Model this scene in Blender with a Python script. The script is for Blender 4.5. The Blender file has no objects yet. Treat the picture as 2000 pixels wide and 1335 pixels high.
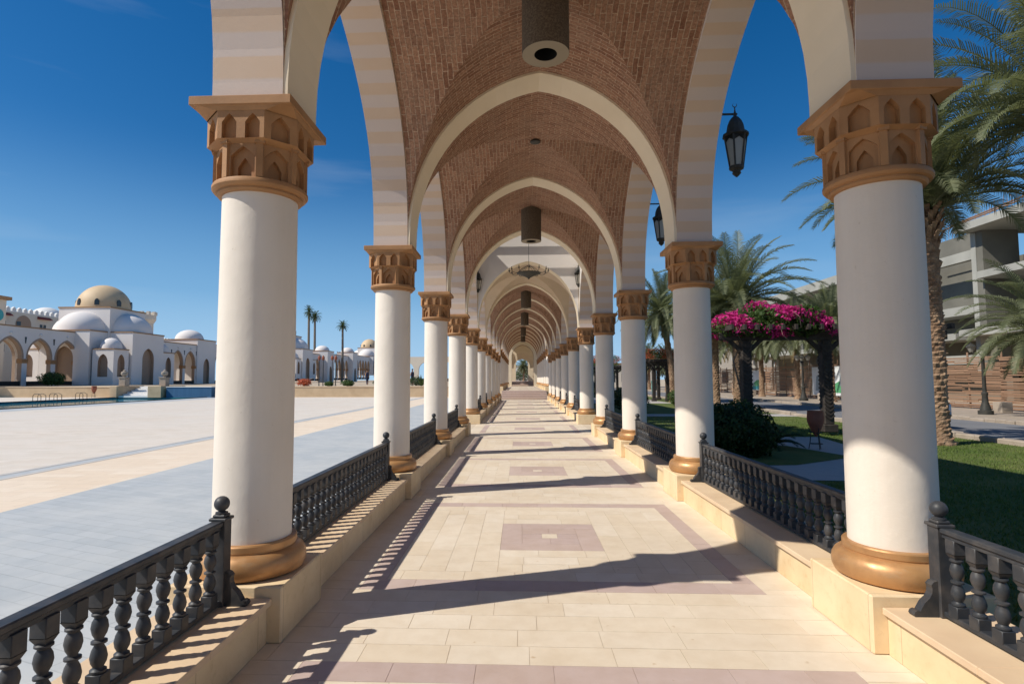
import bpy, math, random
from math import sin, cos, pi, sqrt, radians, atan2, acos
from mathutils import Vector, Matrix

SC = bpy.context.scene
COL = SC.collection
rnd = random.Random(7)

# ------------------------------------------------------------------ camera
cam_d = bpy.data.cameras.new('camera')
cam = bpy.data.objects.new('camera', cam_d)
COL.objects.link(cam)
cam_d.sensor_width = 36.0
cam_d.lens = 36.0 * 1107.08 / 2000.0
cam_d.shift_x = 31.37 / 2000.0
cam_d.clip_start = 0.05
cam_d.clip_end = 3000
_pi, _ya, _ro = radians(3.7705), radians(2.477), radians(-0.1241)
F = Vector((-sin(_ya)*cos(_pi), cos(_ya)*cos(_pi), sin(_pi)))
R = Vector((cos(_ya), sin(_ya), 0))
U = R.cross(F)
R2 = R*cos(_ro) + U*sin(_ro)
U2 = -R*sin(_ro) + U*cos(_ro)
M = Matrix((R2, U2, -F)).transposed().to_4x4()
M.translation = Vector((-0.2767, 0.0, 1.5369))
cam.matrix_world = M
SC.camera = cam

# ------------------------------------------------------------------ light
SUN_EL = 45.0
TO_SUN = Vector((-cos(radians(20.3)), -sin(radians(20.3)), 0)) * cos(radians(SUN_EL)) + Vector((0, 0, sin(radians(SUN_EL))))
w = bpy.data.worlds.new("World")
SC.world = w
w.use_nodes = True
nt = w.node_tree
bg = nt.nodes['Background']
sky = nt.nodes.new('ShaderNodeTexSky')
sky.sky_type = 'NISHITA'
sky.sun_disc = False
sky.sun_elevation = radians(SUN_EL)
sky.sun_rotation = atan2(TO_SUN.x, TO_SUN.y)
sky.altitude = 0
sky.air_density = 1.0
sky.dust_density = 0.3
sky.ozone_density = 3.0
hs = nt.nodes.new('ShaderNodeHueSaturation')
hs.inputs['Saturation'].default_value = 1.31
mt_ = nt.nodes.new('ShaderNodeMix'); mt_.data_type = 'RGBA'; mt_.blend_type = 'MULTIPLY'; mt_.inputs[0].default_value = 1.0
nt.links.new(sky.outputs[0], mt_.inputs[6]); mt_.inputs[7].default_value = (0.94, 1.03, 1.13, 1)
nt.links.new(mt_.outputs[2], hs.inputs['Color'])
# clear maritime air: the horizon band stays pale blue instead of yellow
tcw = nt.nodes.new('ShaderNodeTexCoord')
spw = nt.nodes.new('ShaderNodeSeparateXYZ'); nt.links.new(tcw.outputs['Generated'], spw.inputs[0])
rw = nt.nodes.new('ShaderNodeValToRGB')
rw.color_ramp.elements[0].position = 0.0; rw.color_ramp.elements[0].color = (1, 1, 1, 1)
rw.color_ramp.elements[1].position = 0.38; rw.color_ramp.elements[1].color = (0, 0, 0, 1)
rw.color_ramp.interpolation = 'EASE'
nt.links.new(spw.outputs['Z'], rw.inputs[0])
mw = nt.nodes.new('ShaderNodeMix'); mw.data_type = 'RGBA'
nt.links.new(rw.outputs[0], mw.inputs[0]); nt.links.new(hs.outputs[0], mw.inputs[6])
mw.inputs[7].default_value = (2.7, 5.5, 8.9, 1)
rw2 = nt.nodes.new('ShaderNodeValToRGB')
rw2.color_ramp.elements[0].position = 0.0; rw2.color_ramp.elements[0].color = (1, 1, 1, 1)
rw2.color_ramp.elements[1].position = 0.14; rw2.color_ramp.elements[1].color = (0, 0, 0, 1)
nt.links.new(spw.outputs['Z'], rw2.inputs[0])
mw2 = nt.nodes.new('ShaderNodeMix'); mw2.data_type = 'RGBA'
nt.links.new(rw2.outputs[0], mw2.inputs[0]); nt.links.new(mw.outputs[2], mw2.inputs[6])
mw2.inputs[7].default_value = (4.9, 7.5, 10.0, 1)
# a few faint wisps of high cloud
mpw = nt.nodes.new('ShaderNodeMapping'); mpw.inputs['Scale'].default_value = (1.2, 1.2, 9.0); mpw.inputs['Location'].default_value = (3.1, 0.4, 0.2)
nt.links.new(tcw.outputs['Generated'], mpw.inputs[0])
nw = nt.nodes.new('ShaderNodeTexNoise'); nw.inputs['Scale'].default_value = 1.6; nw.inputs['Detail'].default_value = 6
nt.links.new(mpw.outputs[0], nw.inputs['Vector'])
rw3 = nt.nodes.new('ShaderNodeValToRGB')
rw3.color_ramp.elements[0].position = 0.60; rw3.color_ramp.elements[0].color = (0, 0, 0, 1)
rw3.color_ramp.elements[1].position = 0.85; rw3.color_ramp.elements[1].color = (0.16, 0.16, 0.16, 1)
nt.links.new(nw.outputs[0], rw3.inputs[0])
mw3 = nt.nodes.new('ShaderNodeMix'); mw3.data_type = 'RGBA'
nt.links.new(rw3.outputs[0], mw3.inputs[0]); nt.links.new(mw2.outputs[2], mw3.inputs[6])
mw3.inputs[7].default_value = (7.5, 8.6, 9.6, 1)
nt.links.new(mw3.outputs[2], bg.inputs[0])
bg.inputs[1].default_value = 0.086
sun_d = bpy.data.lights.new('sun', 'SUN')
sun_d.energy = 5.0
sun_d.angle = radians(0.53)
sun_d.color = (1.0, 0.94, 0.84)
sun = bpy.data.objects.new('sun', sun_d)
COL.objects.link(sun)
sun.rotation_euler = TO_SUN.to_track_quat('Z', 'Y').to_euler()
SC.view_settings.view_transform = 'Standard'
SC.view_settings.look = 'None'
SC.view_settings.gamma = 1.0
SC.view_settings.exposure = 0.0

# ------------------------------------------------------------------ helpers
def tag(o, label=None, cat=None, group=None, kind=None):
    if label: o['label'] = label
    if cat: o['category'] = cat
    if group: o['group'] = group
    if kind: o['kind'] = kind
    return o

def thing(name, label, cat, loc=(0, 0, 0), rz=0, group=None):
    o = bpy.data.objects.new(name, None)
    COL.objects.link(o)
    o.location = loc
    o.rotation_euler = (0, 0, rz)
    o.empty_display_size = 0.2
    return tag(o, label, cat, group, 'thing')

def kids(o):
    return [c for c in ALLKIDS.get(o.name, [])]
ALLKIDS = {}
def setparent(c, p):
    c.parent = p
    ALLKIDS.setdefault(p.name, []).append(c)

def dup(o, parent=None, loc=None, rz=None, scale=None, label=None, group=None):
    c = o.copy()
    COL.objects.link(c)
    if parent is not None:
        setparent(c, parent)
    if loc is not None: c.location = loc
    if rz is not None: c.rotation_euler = (0, 0, rz)
    if scale is not None: c.scale = (scale, scale, scale) if not hasattr(scale, '__len__') else scale
    if label: c['label'] = label
    if group: c['group'] = group
    for ch in kids(o):
        dup(ch, c)
    return c

class MB:
    def __init__(s):
        s.v = []; s.f = []; s.m = []; s.uv = []; s.hasuv = False
    def face(s, pts, mat=0, uv=None):
        n = len(s.v)
        s.v.extend([tuple(p) for p in pts])
        s.f.append(tuple(range(n, n+len(pts))))
        s.m.append(mat)
        s.uv.append(uv)
        if uv: s.hasuv = True
    def mesh(s, vs, fs, mat=0):
        n = len(s.v)
        s.v.extend([tuple(p) for p in vs])
        for f in fs:
            s.f.append(tuple(n+i for i in f)); s.m.append(mat); s.uv.append(None)
    def box(s, x0, x1, y0, y1, z0, z1, mat=0, taper=0.0, skip=''):
        t = taper
        vs = [(x0, y0, z0), (x1, y0, z0), (x1, y1, z0), (x0, y1, z0), (x0+t, y0+t, z1), (x1-t, y0+t, z1), (x1-t, y1-t, z1), (x0+t, y1-t, z1)]
        fs = [(0, 3, 2, 1), (4, 5, 6, 7), (0, 1, 5, 4), (1, 2, 6, 5), (2, 3, 7, 6), (3, 0, 4, 7)]
        nm = 'btsenw'
        fs = [f for f, k in zip(fs, nm) if k not in skip]
        s.mesh(vs, fs, mat)
    def bbox(s, x0, x1, y0, y1, z0, z1, b=0.01, mat=0):
        # box with chamfered edges
        vs = []; idx = {}
        for ix, x in enumerate((x0, x1)):
            for iy, y in enumerate((y0, y1)):
                for iz, z in enumerate((z0, z1)):
                    dx = b if ix == 0 else -b; dy = b if iy == 0 else -b; dz = b if iz == 0 else -b
                    for k, p in enumerate(((x, y+dy, z+dz), (x+dx, y, z+dz), (x+dx, y+dy, z))):
                        idx[(ix, iy, iz, k)] = len(vs); vs.append(p)
        fs = []
        I = idx
        for a in (0, 1):
            fs.append([I[(a, 0, 0, 0)], I[(a, 1, 0, 0)], I[(a, 1, 1, 0)], I[(a, 0, 1, 0)]])
            fs.append([I[(0, a, 0, 1)], I[(1, a, 0, 1)], I[(1, a, 1, 1)], I[(0, a, 1, 1)]])
            fs.append([I[(0, 0, a, 2)], I[(1, 0, a, 2)], I[(1, 1, a, 2)], I[(0, 1, a, 2)]])
        for a in (0, 1):
            for c in (0, 1):
                fs.append([I[(a, c, 0, 0)], I[(a, c, 0, 1)], I[(a, c, 1, 1)], I[(a, c, 1, 0)]])
                fs.append([I[(a, 0, c, 0)], I[(a, 0, c, 2)], I[(a, 1, c, 2)], I[(a, 1, c, 0)]])
                fs.append([I[(0, a, c, 1)], I[(0, a, c, 2)], I[(1, a, c, 2)], I[(1, a, c, 1)]])
        for a in (0, 1):
            for c in (0, 1):
                for e in (0, 1):
                    fs.append([I[(a, c, e, 0)], I[(a, c, e, 1)], I[(a, c, e, 2)]])
        cen = Vector(((x0+x1)/2, (y0+y1)/2, (z0+z1)/2))
        out = []
        for f in fs:
            p = [Vector(vs[i]) for i in f]
            nrm = (p[1]-p[0]).cross(p[2]-p[0])
            if nrm.dot(p[0]-cen) < 0: f = f[::-1]
            out.append(tuple(f))
        s.mesh(vs, out, mat)
    def lathe(s, prof, n=32, cx=0, cy=0, cz=0, mat=0, cap=True):
        vs = []; fs = []
        for r, z in prof:
            for k in range(n):
                a = 2*pi*k/n
                vs.append((cx+r*cos(a), cy+r*sin(a), cz+z))
        for i in range(len(prof)-1):
            for k in range(n):
                k2 = (k+1) % n
                fs.append((i*n+k, i*n+k2, (i+1)*n+k2, (i+1)*n+k))
        if cap:
            fs.append(tuple(range(n))[::-1])
            fs.append(tuple((len(prof)-1)*n+k for k in range(n)))
        s.mesh(vs, fs, mat)
    def tube(s, pts, rad, n=6, mat=0):
        pts = [Vector(p) for p in pts]
        if not hasattr(rad, '__len__'): rad = [rad]*len(pts)
        vs = []; fs = []
        up = Vector((0.13, 0.21, 0.97)).normalized()
        for i, p in enumerate(pts):
            d = (pts[min(i+1, len(pts)-1)]-pts[max(i-1, 0)]).normalized()
            a = d.cross(up)
            if a.length < 0.05: a = d.cross(Vector((1, 0, 0)))
            a.normalize(); b = d.cross(a)
            for k in range(n):
                t = 2*pi*k/n
                vs.append(p+(a*cos(t)+b*sin(t))*rad[i])
        for i in range(len(pts)-1):
            for k in range(n):
                k2 = (k+1) % n
                fs.append((i*n+k, (i+1)*n+k, (i+1)*n+k2, i*n+k2))
        fs.append(tuple(range(n)))
        fs.append(tuple((len(pts)-1)*n+k for k in range(n))[::-1])
        s.mesh(vs, fs, mat)
    def bar(s, p, q, wx, wz, mat=0):
        # rectangular bar between two points
        p = Vector(p); q = Vector(q); d = (q-p).normalized()
        up = Vector((0, 0, 1)) if abs(d.z) < 0.95 else Vector((0, 1, 0))
        a = d.cross(up).normalized()*wx/2; b = a.cross(d).normalized()*wz/2
        vs = [p-a-b, p+a-b, p+a+b, p-a+b, q-a-b, q+a-b, q+a+b, q-a+b]
        s.mesh(vs, [(0, 1, 2, 3), (7, 6, 5, 4), (0, 4, 5, 1), (1, 5, 6, 2), (2, 6, 7, 3), (3, 7, 4, 0)], mat)
    def prism(s, poly, axis, a0, a1, mat=0):
        # poly of 2D points extruded along axis ('x': (y,z), 'y': (x,z), 'z': (x,y))
        def P(u, v, t):
            return {'x': (t, u, v), 'y': (u, t, v), 'z': (u, v, t)}[axis]
        n = len(poly)
        vs = [P(u, v, a0) for u, v in poly]+[P(u, v, a1) for u, v in poly]
        fs = [tuple(range(n)), tuple(range(n, 2*n))[::-1]]
        for i in range(n):
            j = (i+1) % n
            fs.append((i, i+n, j+n, j))
        s.mesh(vs, fs, mat)
    def build(s, name, mats, parent=None, smooth=None, label=None, loc=None):
        me = bpy.data.meshes.new(name)
        me.from_pydata(s.v, [], s.f)
        if not isinstance(mats, (list, tuple)): mats = [mats]
        for m in mats: me.materials.append(m)
        if len(mats) > 1:
            me.polygons.foreach_set('material_index', s.m)
        if s.hasuv:
            ul = me.uv_layers.new(name='UVMap')
            dat = []
            for f, u in zip(s.f, s.uv):
                if u:
                    for q in u: dat.extend(q)
                else: dat.extend([0.0]*2*len(f))
            ul.data.foreach_set('uv', dat)
        if smooth:
            # merge verts for smooth shading
            import bmesh
            bm = bmesh.new(); bm.from_mesh(me)
            bmesh.ops.remove_doubles(bm, verts=bm.verts, dist=0.0002)
            bm.to_mesh(me); bm.free()
            me.shade_smooth()
            me.set_sharp_from_angle(angle=radians(smooth))
        me.update()
        o = bpy.data.objects.new(name, me)
        COL.objects.link(o)
        if parent is not None: setparent(o, parent)
        if label: o['label'] = label
        if loc: o.location = loc
        return o

# ------------------------------------------------------------------ materials
def newmat(name, col=(0.5, 0.5, 0.5), rough=0.8, metal=0.0, spec=0.3):
    m = bpy.data.materials.new(name)
    m.use_nodes = True
    b = m.node_tree.nodes['Principled BSDF']
    b.inputs['Base Color'].default_value = (*col, 1)
    b.inputs['Roughness'].default_value = rough
    b.inputs['Metallic'].default_value = metal
    b.inputs['Specular IOR Level'].default_value = spec
    return m
def N(m, t, **k):
    n = m.node_tree.nodes.new(t)
    for a, v in k.items(): setattr(n, a, v)
    return n
def L(m, a, b): m.node_tree.links.new(a, b)
def BS(m): return m.node_tree.nodes['Principled BSDF']

def ramp(m, fac, stops):
    r = N(m, 'ShaderNodeValToRGB')
    e = r.color_ramp.elements
    e[0].position, e[0].color = stops[0][0], (*stops[0][1], 1)
    e[1].position, e[1].color = stops[-1][0], (*stops[-1][1], 1)
    for p, c in stops[1:-1]:
        q = e.new(p); q.color = (*c, 1)
    L(m, fac, r.inputs[0])
    return r.outputs[0]
def mix(m, fac, a, b, mode='MIX'):
    n = N(m, 'ShaderNodeMix', data_type='RGBA', blend_type=mode)
    for i, v in ((0, fac), (6, a), (7, b)):
        if hasattr(v, 'is_linked') or hasattr(v, 'links'): L(m, v, n.inputs[i])
        elif i == 0: n.inputs[0].default_value = v
        else: n.inputs[i].default_value = (*v, 1)
    return n.outputs[2]
def coords(m, kind='Object', scale=(1, 1, 1), randomize=True):
    tc = N(m, 'ShaderNodeTexCoord')
    mp = N(m, 'ShaderNodeMapping')
    mp.inputs['Scale'].default_value = scale
    L(m, tc.outputs[kind], mp.inputs['Vector'])
    if randomize and kind == 'Object':
        oi = N(m, 'ShaderNodeObjectInfo')
        ml = N(m, 'ShaderNodeMath', operation='MULTIPLY'); ml.inputs[1].default_value = 37.0
        L(m, oi.outputs['Random'], ml.inputs[0])
        L(m, ml.outputs[0], mp.inputs['Location'])
    return mp.outputs[0]
def noise(m, vec, scale=5, detail=4, rough=0.55):
    n = N(m, 'ShaderNodeTexNoise')
    n.inputs['Scale'].default_value = scale
    n.inputs['Detail'].default_value = detail
    n.inputs['Roughness'].default_value = rough
    if vec is not None: L(m, vec, n.inputs['Vector'])
    return n.outputs[0]
def bump(m, h, strength=0.3, dist=0.01):
    b = N(m, 'ShaderNodeBump')
    b.inputs['Strength'].default_value = strength
    b.inputs['Distance'].default_value = dist
    L(m, h, b.inputs['Height'])
    L(m, b.outputs[0], BS(m).inputs['Normal'])
def varied(name, c1, c2, scale=3, rough=0.8, bmp=0.3, bdist=0.01, fine=60, metal=0.0, spec=0.3, stretch=(1, 1, 1), lo=0.3, hi=0.7, detail=5):
    m = newmat(name, c1, rough, metal, spec)
    v = coords(m, scale=stretch)
    n1 = noise(m, v, scale, detail)
    L(m, ramp(m, n1, [(lo, c1), (hi, c2)]), BS(m).inputs['Base Color'])
    if bmp:
        n2 = noise(m, v, fine, 4, 0.6)
        bump(m, n2, bmp, bdist)
    return m

MT = {}
m = newmat('white_plaster', (0.8, 0.72, 0.615), 0.72)
v = coords(m); v2 = coords(m, scale=(9, 9, 0.5))
c = ramp(m, noise(m, v, 1.4, 5), [(0.35, (0.77, 0.695, 0.60)), (0.8, (0.70, 0.625, 0.53))])
c = mix(m, 0.22, c, ramp(m, noise(m, v2, 1.0, 5, 0.7), [(0.30, (0.86, 0.83, 0.79)), (0.55, (1, 1, 1))]), 'MULTIPLY')
c = mix(m, 0.6, c, ramp(m, noise(m, v, 22, 3, 0.8), [(0.22, (0.72, 0.66, 0.58)), (0.34, (1, 1, 1))]), 'MULTIPLY')
L(m, c, BS(m).inputs['Base Color'])
bump(m, noise(m, v, 7, 5, 0.6), 0.25, 0.02)
MT['white_plaster'] = m
MT['cream_plaster'] = varied('cream_plaster', (0.82, 0.71, 0.54), (0.76, 0.65, 0.48), 1.3, 0.8, 0.15, 0.006, 30)
MT['bay_plaster'] = varied('bay_plaster', (0.60, 0.47, 0.33), (0.52, 0.40, 0.28), 1.3, 0.8, 0.15, 0.006, 30)
MT['wall_white'] = varied('wall_white', (0.78, 0.73, 0.68), (0.70, 0.65, 0.60), 0.8, 0.85, 0.1, 0.006, 25)
m = newmat('sandstone', (0.78, 0.60, 0.36), 0.7)
tc = N(m, 'ShaderNodeTexCoord'); mp = N(m, 'ShaderNodeMapping'); mp.inputs['Rotation'].default_value = (0, pi/2, 0)
L(m, tc.outputs['Object'], mp.inputs[0])
v = coords(m)
sx_ = N(m, 'ShaderNodeSeparateXYZ'); L(m, tc.outputs['Object'], sx_.inputs[0])
cx_ = N(m, 'ShaderNodeCombineXYZ'); L(m, sx_.outputs['Y'], cx_.inputs[0]); L(m, sx_.outputs['Z'], cx_.inputs[1])
br = N(m, 'ShaderNodeTexBrick'); br.inputs['Scale'].default_value = 1; br.inputs['Brick Width'].default_value = 0.62; br.inputs['Row Height'].default_value = 1.0
br.inputs['Mortar Size'].default_value = 0.0022; br.inputs['Color1'].default_value = (0.76, 0.585, 0.355, 1); br.inputs['Color2'].default_value = (0.82, 0.665, 0.45, 1); br.inputs['Mortar'].default_value = (0.45, 0.32, 0.19, 1)
L(m, cx_.outputs[0], br.inputs['Vector'])
c = mix(m, 0.55, br.outputs['Color'], ramp(m, noise(m, v, 2.6, 6, 0.65), [(0.3, (0.74, 0.66, 0.56)), (0.62, (1, 1, 1))]), 'MULTIPLY')
c = mix(m, 0.5, c, ramp(m, noise(m, v, 14, 4, 0.7), [(0.25, (0.75, 0.70, 0.62)), (0.45, (1, 1, 1))]), 'MULTIPLY')
L(m, c, BS(m).inputs['Base Color'])
bump(m, noise(m, v, 50, 4), 0.15, 0.005)
MT['sandstone'] = m
MT['cap_stone'] = varied('cap_stone', (0.74, 0.57, 0.38), (0.62, 0.45, 0.29), 2.5, 0.7, 0.12, 0.005, 50)
MT['capital'] = varied('capital', (0.44, 0.235, 0.105), (0.31, 0.16, 0.07), 4, 0.65, 0.2, 0.004, 60)
m = newmat('gold', (0.6, 0.33, 0.12), 0.4, 0.35, 0.5)
v = coords(m)
c = ramp(m, noise(m, v, 3.0, 6, 0.65), [(0.3, (0.34, 0.17, 0.07)), (0.5, (0.48, 0.255, 0.105)), (0.75, (0.56, 0.32, 0.135))])
d = ramp(m, noise(m, coords(m, scale=(1, 1, 3)), 7.0, 5, 0.7), [(0.55, (0, 0, 0)), (0.75, (0.55, 0.55, 0.55))])
L(m, mix(m, d, c, (0.46, 0.33, 0.20)), BS(m).inputs['Base Color'])
L(m, ramp(m, noise(m, v, 9, 5, 0.7), [(0.3, (0.30, 0.30, 0.30)), (0.7, (0.58, 0.58, 0.58))]), BS(m).inputs['Roughness'])
bump(m, noise(m, v, 24, 4), 0.15, 0.004)
MT['gold'] = m
MT['iron'] = varied('iron', (0.032, 0.035, 0.040), (0.095, 0.085, 0.078), 9, 0.5, 0.2, 0.003, 80, spec=0.4, lo=0.45, hi=0.8)
MT['lamp_iron'] = varied('lamp_iron', (0.03, 0.032, 0.03), (0.06, 0.055, 0.045), 9, 0.55, 0.2, 0.003, 80)
MT['pendant'] = varied('pendant', (0.085, 0.065, 0.048), (0.15, 0.12, 0.085), 60, 0.9, 0.6, 0.004, 180, lo=0.4, hi=0.65)
MT['pendant_rim'] = newmat('pendant_rim', (0.30, 0.25, 0.18), 0.8)
MT['black'] = newmat('black', (0.006, 0.006, 0.006), 0.9)
MT['dark_wood'] = varied('dark_wood', (0.030, 0.024, 0.020), (0.06, 0.05, 0.042), 6, 0.7, 0.3, 0.004, 40)
MT['lamp_glass'] = newmat('lamp_glass', (0.42, 0.40, 0.34), 0.35, 0, 0.5)
BS(MT['lamp_glass']).inputs['Transmission Weight'].default_value = 0.35

# striped plaster (soffit): UV.v runs along the arch in metres
m = newmat('striped_plaster', rough=0.8)
uvn = N(m, 'ShaderNodeTexCoord')
sep = N(m, 'ShaderNodeSeparateXYZ'); L(m, uvn.outputs['UV'], sep.inputs[0])
nz = noise(m, coords(m, 'Object', randomize=False), 9, 3)
ad = N(m, 'ShaderNodeMath', operation='MULTIPLY_ADD'); ad.inputs[1].default_value = 0.012; L(m, nz, ad.inputs[0]); L(m, sep.outputs['Y'], ad.inputs[2])
ml = N(m, 'ShaderNodeMath', operation='MULTIPLY'); ml.inputs[1].default_value = 1/0.30; L(m, ad.outputs[0], ml.inputs[0])
fr = N(m, 'ShaderNodeMath', operation='FRACT'); L(m, ml.outputs[0], fr.inputs[0])
c0 = ramp(m, fr.outputs[0], [(0.0, (0.58, 0.49, 0.44)), (0.47, (0.58, 0.49, 0.44)), (0.53, (0.59, 0.44, 0.32)), (0.97, (0.59, 0.44, 0.32)), (1.0, (0.58, 0.49, 0.44))])
n2 = noise(m, coords(m, 'Object', randomize=False), 3, 4)
L(m, mix(m, ramp(m, n2, [(0.3, (0, 0, 0)), (0.8, (0.35, 0.35, 0.35))]), c0, (0.64, 0.53, 0.44)), BS(m).inputs['Base Color'])
bump(m, noise(m, coords(m, 'Object', randomize=False), 30, 4), 0.15, 0.006)
MT['striped'] = m

# vault brick: UV u = along the arc, v = across courses, metres
m = newmat('vault_brick', rough=0.9, spec=0.15)
tc = N(m, 'ShaderNodeTexCoord')
nv = N(m, 'ShaderNodeTexNoise'); nv.inputs['Scale'].default_value = 5; nv.inputs['Detail'].default_value = 2
L(m, tc.outputs['UV'], nv.inputs['Vector'])
vs_ = N(m, 'ShaderNodeVectorMath', operation='MULTIPLY_ADD'); vs_.inputs[1].default_value = (0.03, 0.03, 0)
L(m, nv.outputs['Color'], vs_.inputs[0]); L(m, tc.outputs['UV'], vs_.inputs[2])
br = N(m, 'ShaderNodeTexBrick')
br.offset = 0.5
br.inputs['Scale'].default_value = 1.0
br.inputs['Brick Width'].default_value = 0.205
br.inputs['Row Height'].default_value = 0.064
br.inputs['Mortar Size'].default_value = 0.006
br.inputs['Mortar Smooth'].default_value = 0.3
br.inputs['Color1'].default_value = (0.25, 0.11, 0.065, 1)
br.inputs['Color2'].default_value = (0.46, 0.255, 0.16, 1)
br.inputs['Mortar'].default_value = (0.60, 0.45, 0.32, 1)
L(m, vs_.outputs[0], br.inputs['Vector'])
pa = noise(m, coords(m, 'Object', randomize=False), 1.8, 6, 0.7)
sm = ramp(m, pa, [(0.42, (0, 0, 0)), (0.62, (0.55, 0.55, 0.55))])
c1 = mix(m, sm, br.outputs['Color'], (0.40, 0.26, 0.18))
n3 = noise(m, coords(m, 'Object', randomize=False), 34, 3, 0.7)
c2 = mix(m, 0.75, c1, ramp(m, n3, [(0.28, (0.3, 0.28, 0.27)), (0.68, (1.15, 1.15, 1.15))]), 'MULTIPLY')
c2b = mix(m, 0.15, c2, (0.34, 0.21, 0.15))
L(m, c2b, BS(m).inputs['Base Color'])
inv = N(m, 'ShaderNodeMath', operation='SUBTRACT'); inv.inputs[0].default_value = 1; L(m, br.outputs['Fac'], inv.inputs[1])
adn = N(m, 'ShaderNodeMath', operation='MULTIPLY_ADD'); adn.inputs[1].default_value = 0.6; L(m, n3, adn.inputs[0]); L(m, inv.outputs[0], adn.inputs[2])
bump(m, adn.outputs[0], 0.8, 0.012)
MT['brick'] = m

def tilemat(name, cols, rough=0.55):
    m = newmat(name, cols[0], rough, spec=0.25)
    at_ = N(m, 'ShaderNodeVertexColor'); at_.layer_name = 'tilecol'
    sp = N(m, 'ShaderNodeSeparateColor'); L(m, at_.outputs[0], sp.inputs[0])
    base = ramp(m, sp.outputs[0], [(i/(len(cols)-1), c) for i, c in enumerate(cols)])
    v = coords(m, 'Object', randomize=False)
    n1 = noise(m, v, 6, 6, 0.65)
    c = mix(m, 0.5, base, ramp(m, n1, [(0.25, (0.80, 0.74, 0.66)), (0.62, (1, 1, 1))]), 'MULTIPLY')
    n2 = noise(m, v, 0.7, 4, 0.6)
    c = mix(m, 0.5, c, ramp(m, n2, [(0.3, (0.80, 0.77, 0.74)), (0.65, (1, 1, 1))]), 'MULTIPLY')
    L(m, c, BS(m).inputs['Base Color'])
    c = mix(m, 0.7, c, ramp(m, noise(m, v, 17, 2, 0.5), [(0.20, (0.70, 0.58, 0.44)), (0.30, (1, 1, 1))]), 'MULTIPLY')
    L(m, c, BS(m).inputs['Base Color'])
    bump(m, noise(m, v, 40, 4), 0.12, 0.004)
    return m
MT['floor_cream'] = tilemat('floor_cream', [(0.715, 0.61, 0.47), (0.735, 0.635, 0.50), (0.765, 0.675, 0.55), (0.74, 0.645, 0.515), (0.72, 0.615, 0.475)])
MT['floor_mauve'] = tilemat('floor_mauve', [(0.52, 0.405, 0.355), (0.57, 0.45, 0.40), (0.51, 0.40, 0.365), (0.60, 0.48, 0.425)])
MT['grout'] = newmat('grout', (0.58, 0.48, 0.36), 0.9)

def pavemat(name, c1, c2, c3, bw, rh, rot=0.0, rough=0.75, patch=0.25):
    m = newmat(name, c1, rough, spec=0.25)
    tc = N(m, 'ShaderNodeTexCoord'); mp = N(m, 'ShaderNodeMapping'); mp.inputs['Rotation'].default_value = (0, 0, rot)
    L(m, tc.outputs['Object'], mp.inputs['Vector'])
    br = N(m, 'ShaderNodeTexBrick'); br.inputs['Scale'].default_value = 1
    br.inputs['Brick Width'].default_value = bw; br.inputs['Row Height'].default_value = rh
    br.inputs['Mortar Size'].default_value = 0.006; br.inputs['Mortar Smooth'].default_value = 0.4
    br.inputs['Color1'].default_value = (*c1, 1); br.inputs['Color2'].default_value = (*c2, 1); br.inputs['Mortar'].default_value = (*[x*0.8 for x in c1], 1)
    L(m, mp.outputs[0], br.inputs['Vector'])
    n1 = noise(m, mp.outputs[0], patch, 6, 0.65)
    c = mix(m, ramp(m, n1, [(0.35, (0, 0, 0)), (0.7, (0.8, 0.8, 0.8))]), br.outputs['Color'], c3)
    n2 = noise(m, mp.outputs[0], 5, 5, 0.7)
    c = mix(m, 0.4, c, ramp(m, n2, [(0.25, (0.8, 0.8, 0.8)), (0.7, (1, 1, 1))]), 'MULTIPLY')
    L(m, c, BS(m).inputs['Base Color'])
    return m
MT['plaza_light'] = pavemat('plaza_light', (0.65, 0.565, 0.465), (0.72, 0.64, 0.55), (0.68, 0.63, 0.56), 0.6, 0.3)
MT['plaza_warm'] = pavemat('plaza_warm', (0.73, 0.59, 0.44), (0.79, 0.67, 0.53), (0.76, 0.64, 0.51), 0.6, 0.3)
MT['plaza_grey'] = pavemat('plaza_grey', (0.385, 0.42, 0.445), (0.445, 0.475, 0.495), (0.53, 0.54, 0.53), 0.5, 0.16, 0.35, patch=0.9)
MT['plaza_stripe'] = pavemat('plaza_stripe', (0.50, 0.48, 0.45), (0.55, 0.53, 0.50), (0.58, 0.55, 0.51), 0.5, 0.25)
MT['path'] = pavemat('path', (0.42, 0.39, 0.36), (0.47, 0.44, 0.40), (0.45, 0.42, 0.40), 0.4, 0.2)
MT['sand'] = varied('sand', (0.52, 0.42, 0.30), (0.42, 0.34, 0.25), 0.3, 0.95, 0.3, 0.02, 9)
MT['asphalt'] = varied('asphalt', (0.16, 0.16, 0.17), (0.20, 0.20, 0.205), 0.6, 0.85, 0.3, 0.01, 60)
MT['kerb'] = varied('kerb', (0.40, 0.335, 0.27), (0.31, 0.255, 0.20), 3, 0.85, 0.3, 0.01, 20)
MT['retaining'] = varied('retaining', (0.62, 0.46, 0.29), (0.50, 0.36, 0.22), 1.2, 0.85, 0.2, 0.01, 12)
MT['grass'] = varied('grass', (0.07, 0.11, 0.02), (0.14, 0.155, 0.045), 1.2, 0.9, 0.6, 0.03, 60)
m = newmat('blade', (0.09, 0.15, 0.02), 0.7)
oi = N(m, 'ShaderNodeTexCoord'); nn = noise(m, oi.outputs['Object'], 1.1, 5, 0.7)
L(m, ramp(m, nn, [(0.32, (0.055, 0.10, 0.012)), (0.55, (0.10, 0.15, 0.025)), (0.72, (0.19, 0.20, 0.06))]), BS(m).inputs['Base Color'])
MT['blade'] = m
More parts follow.
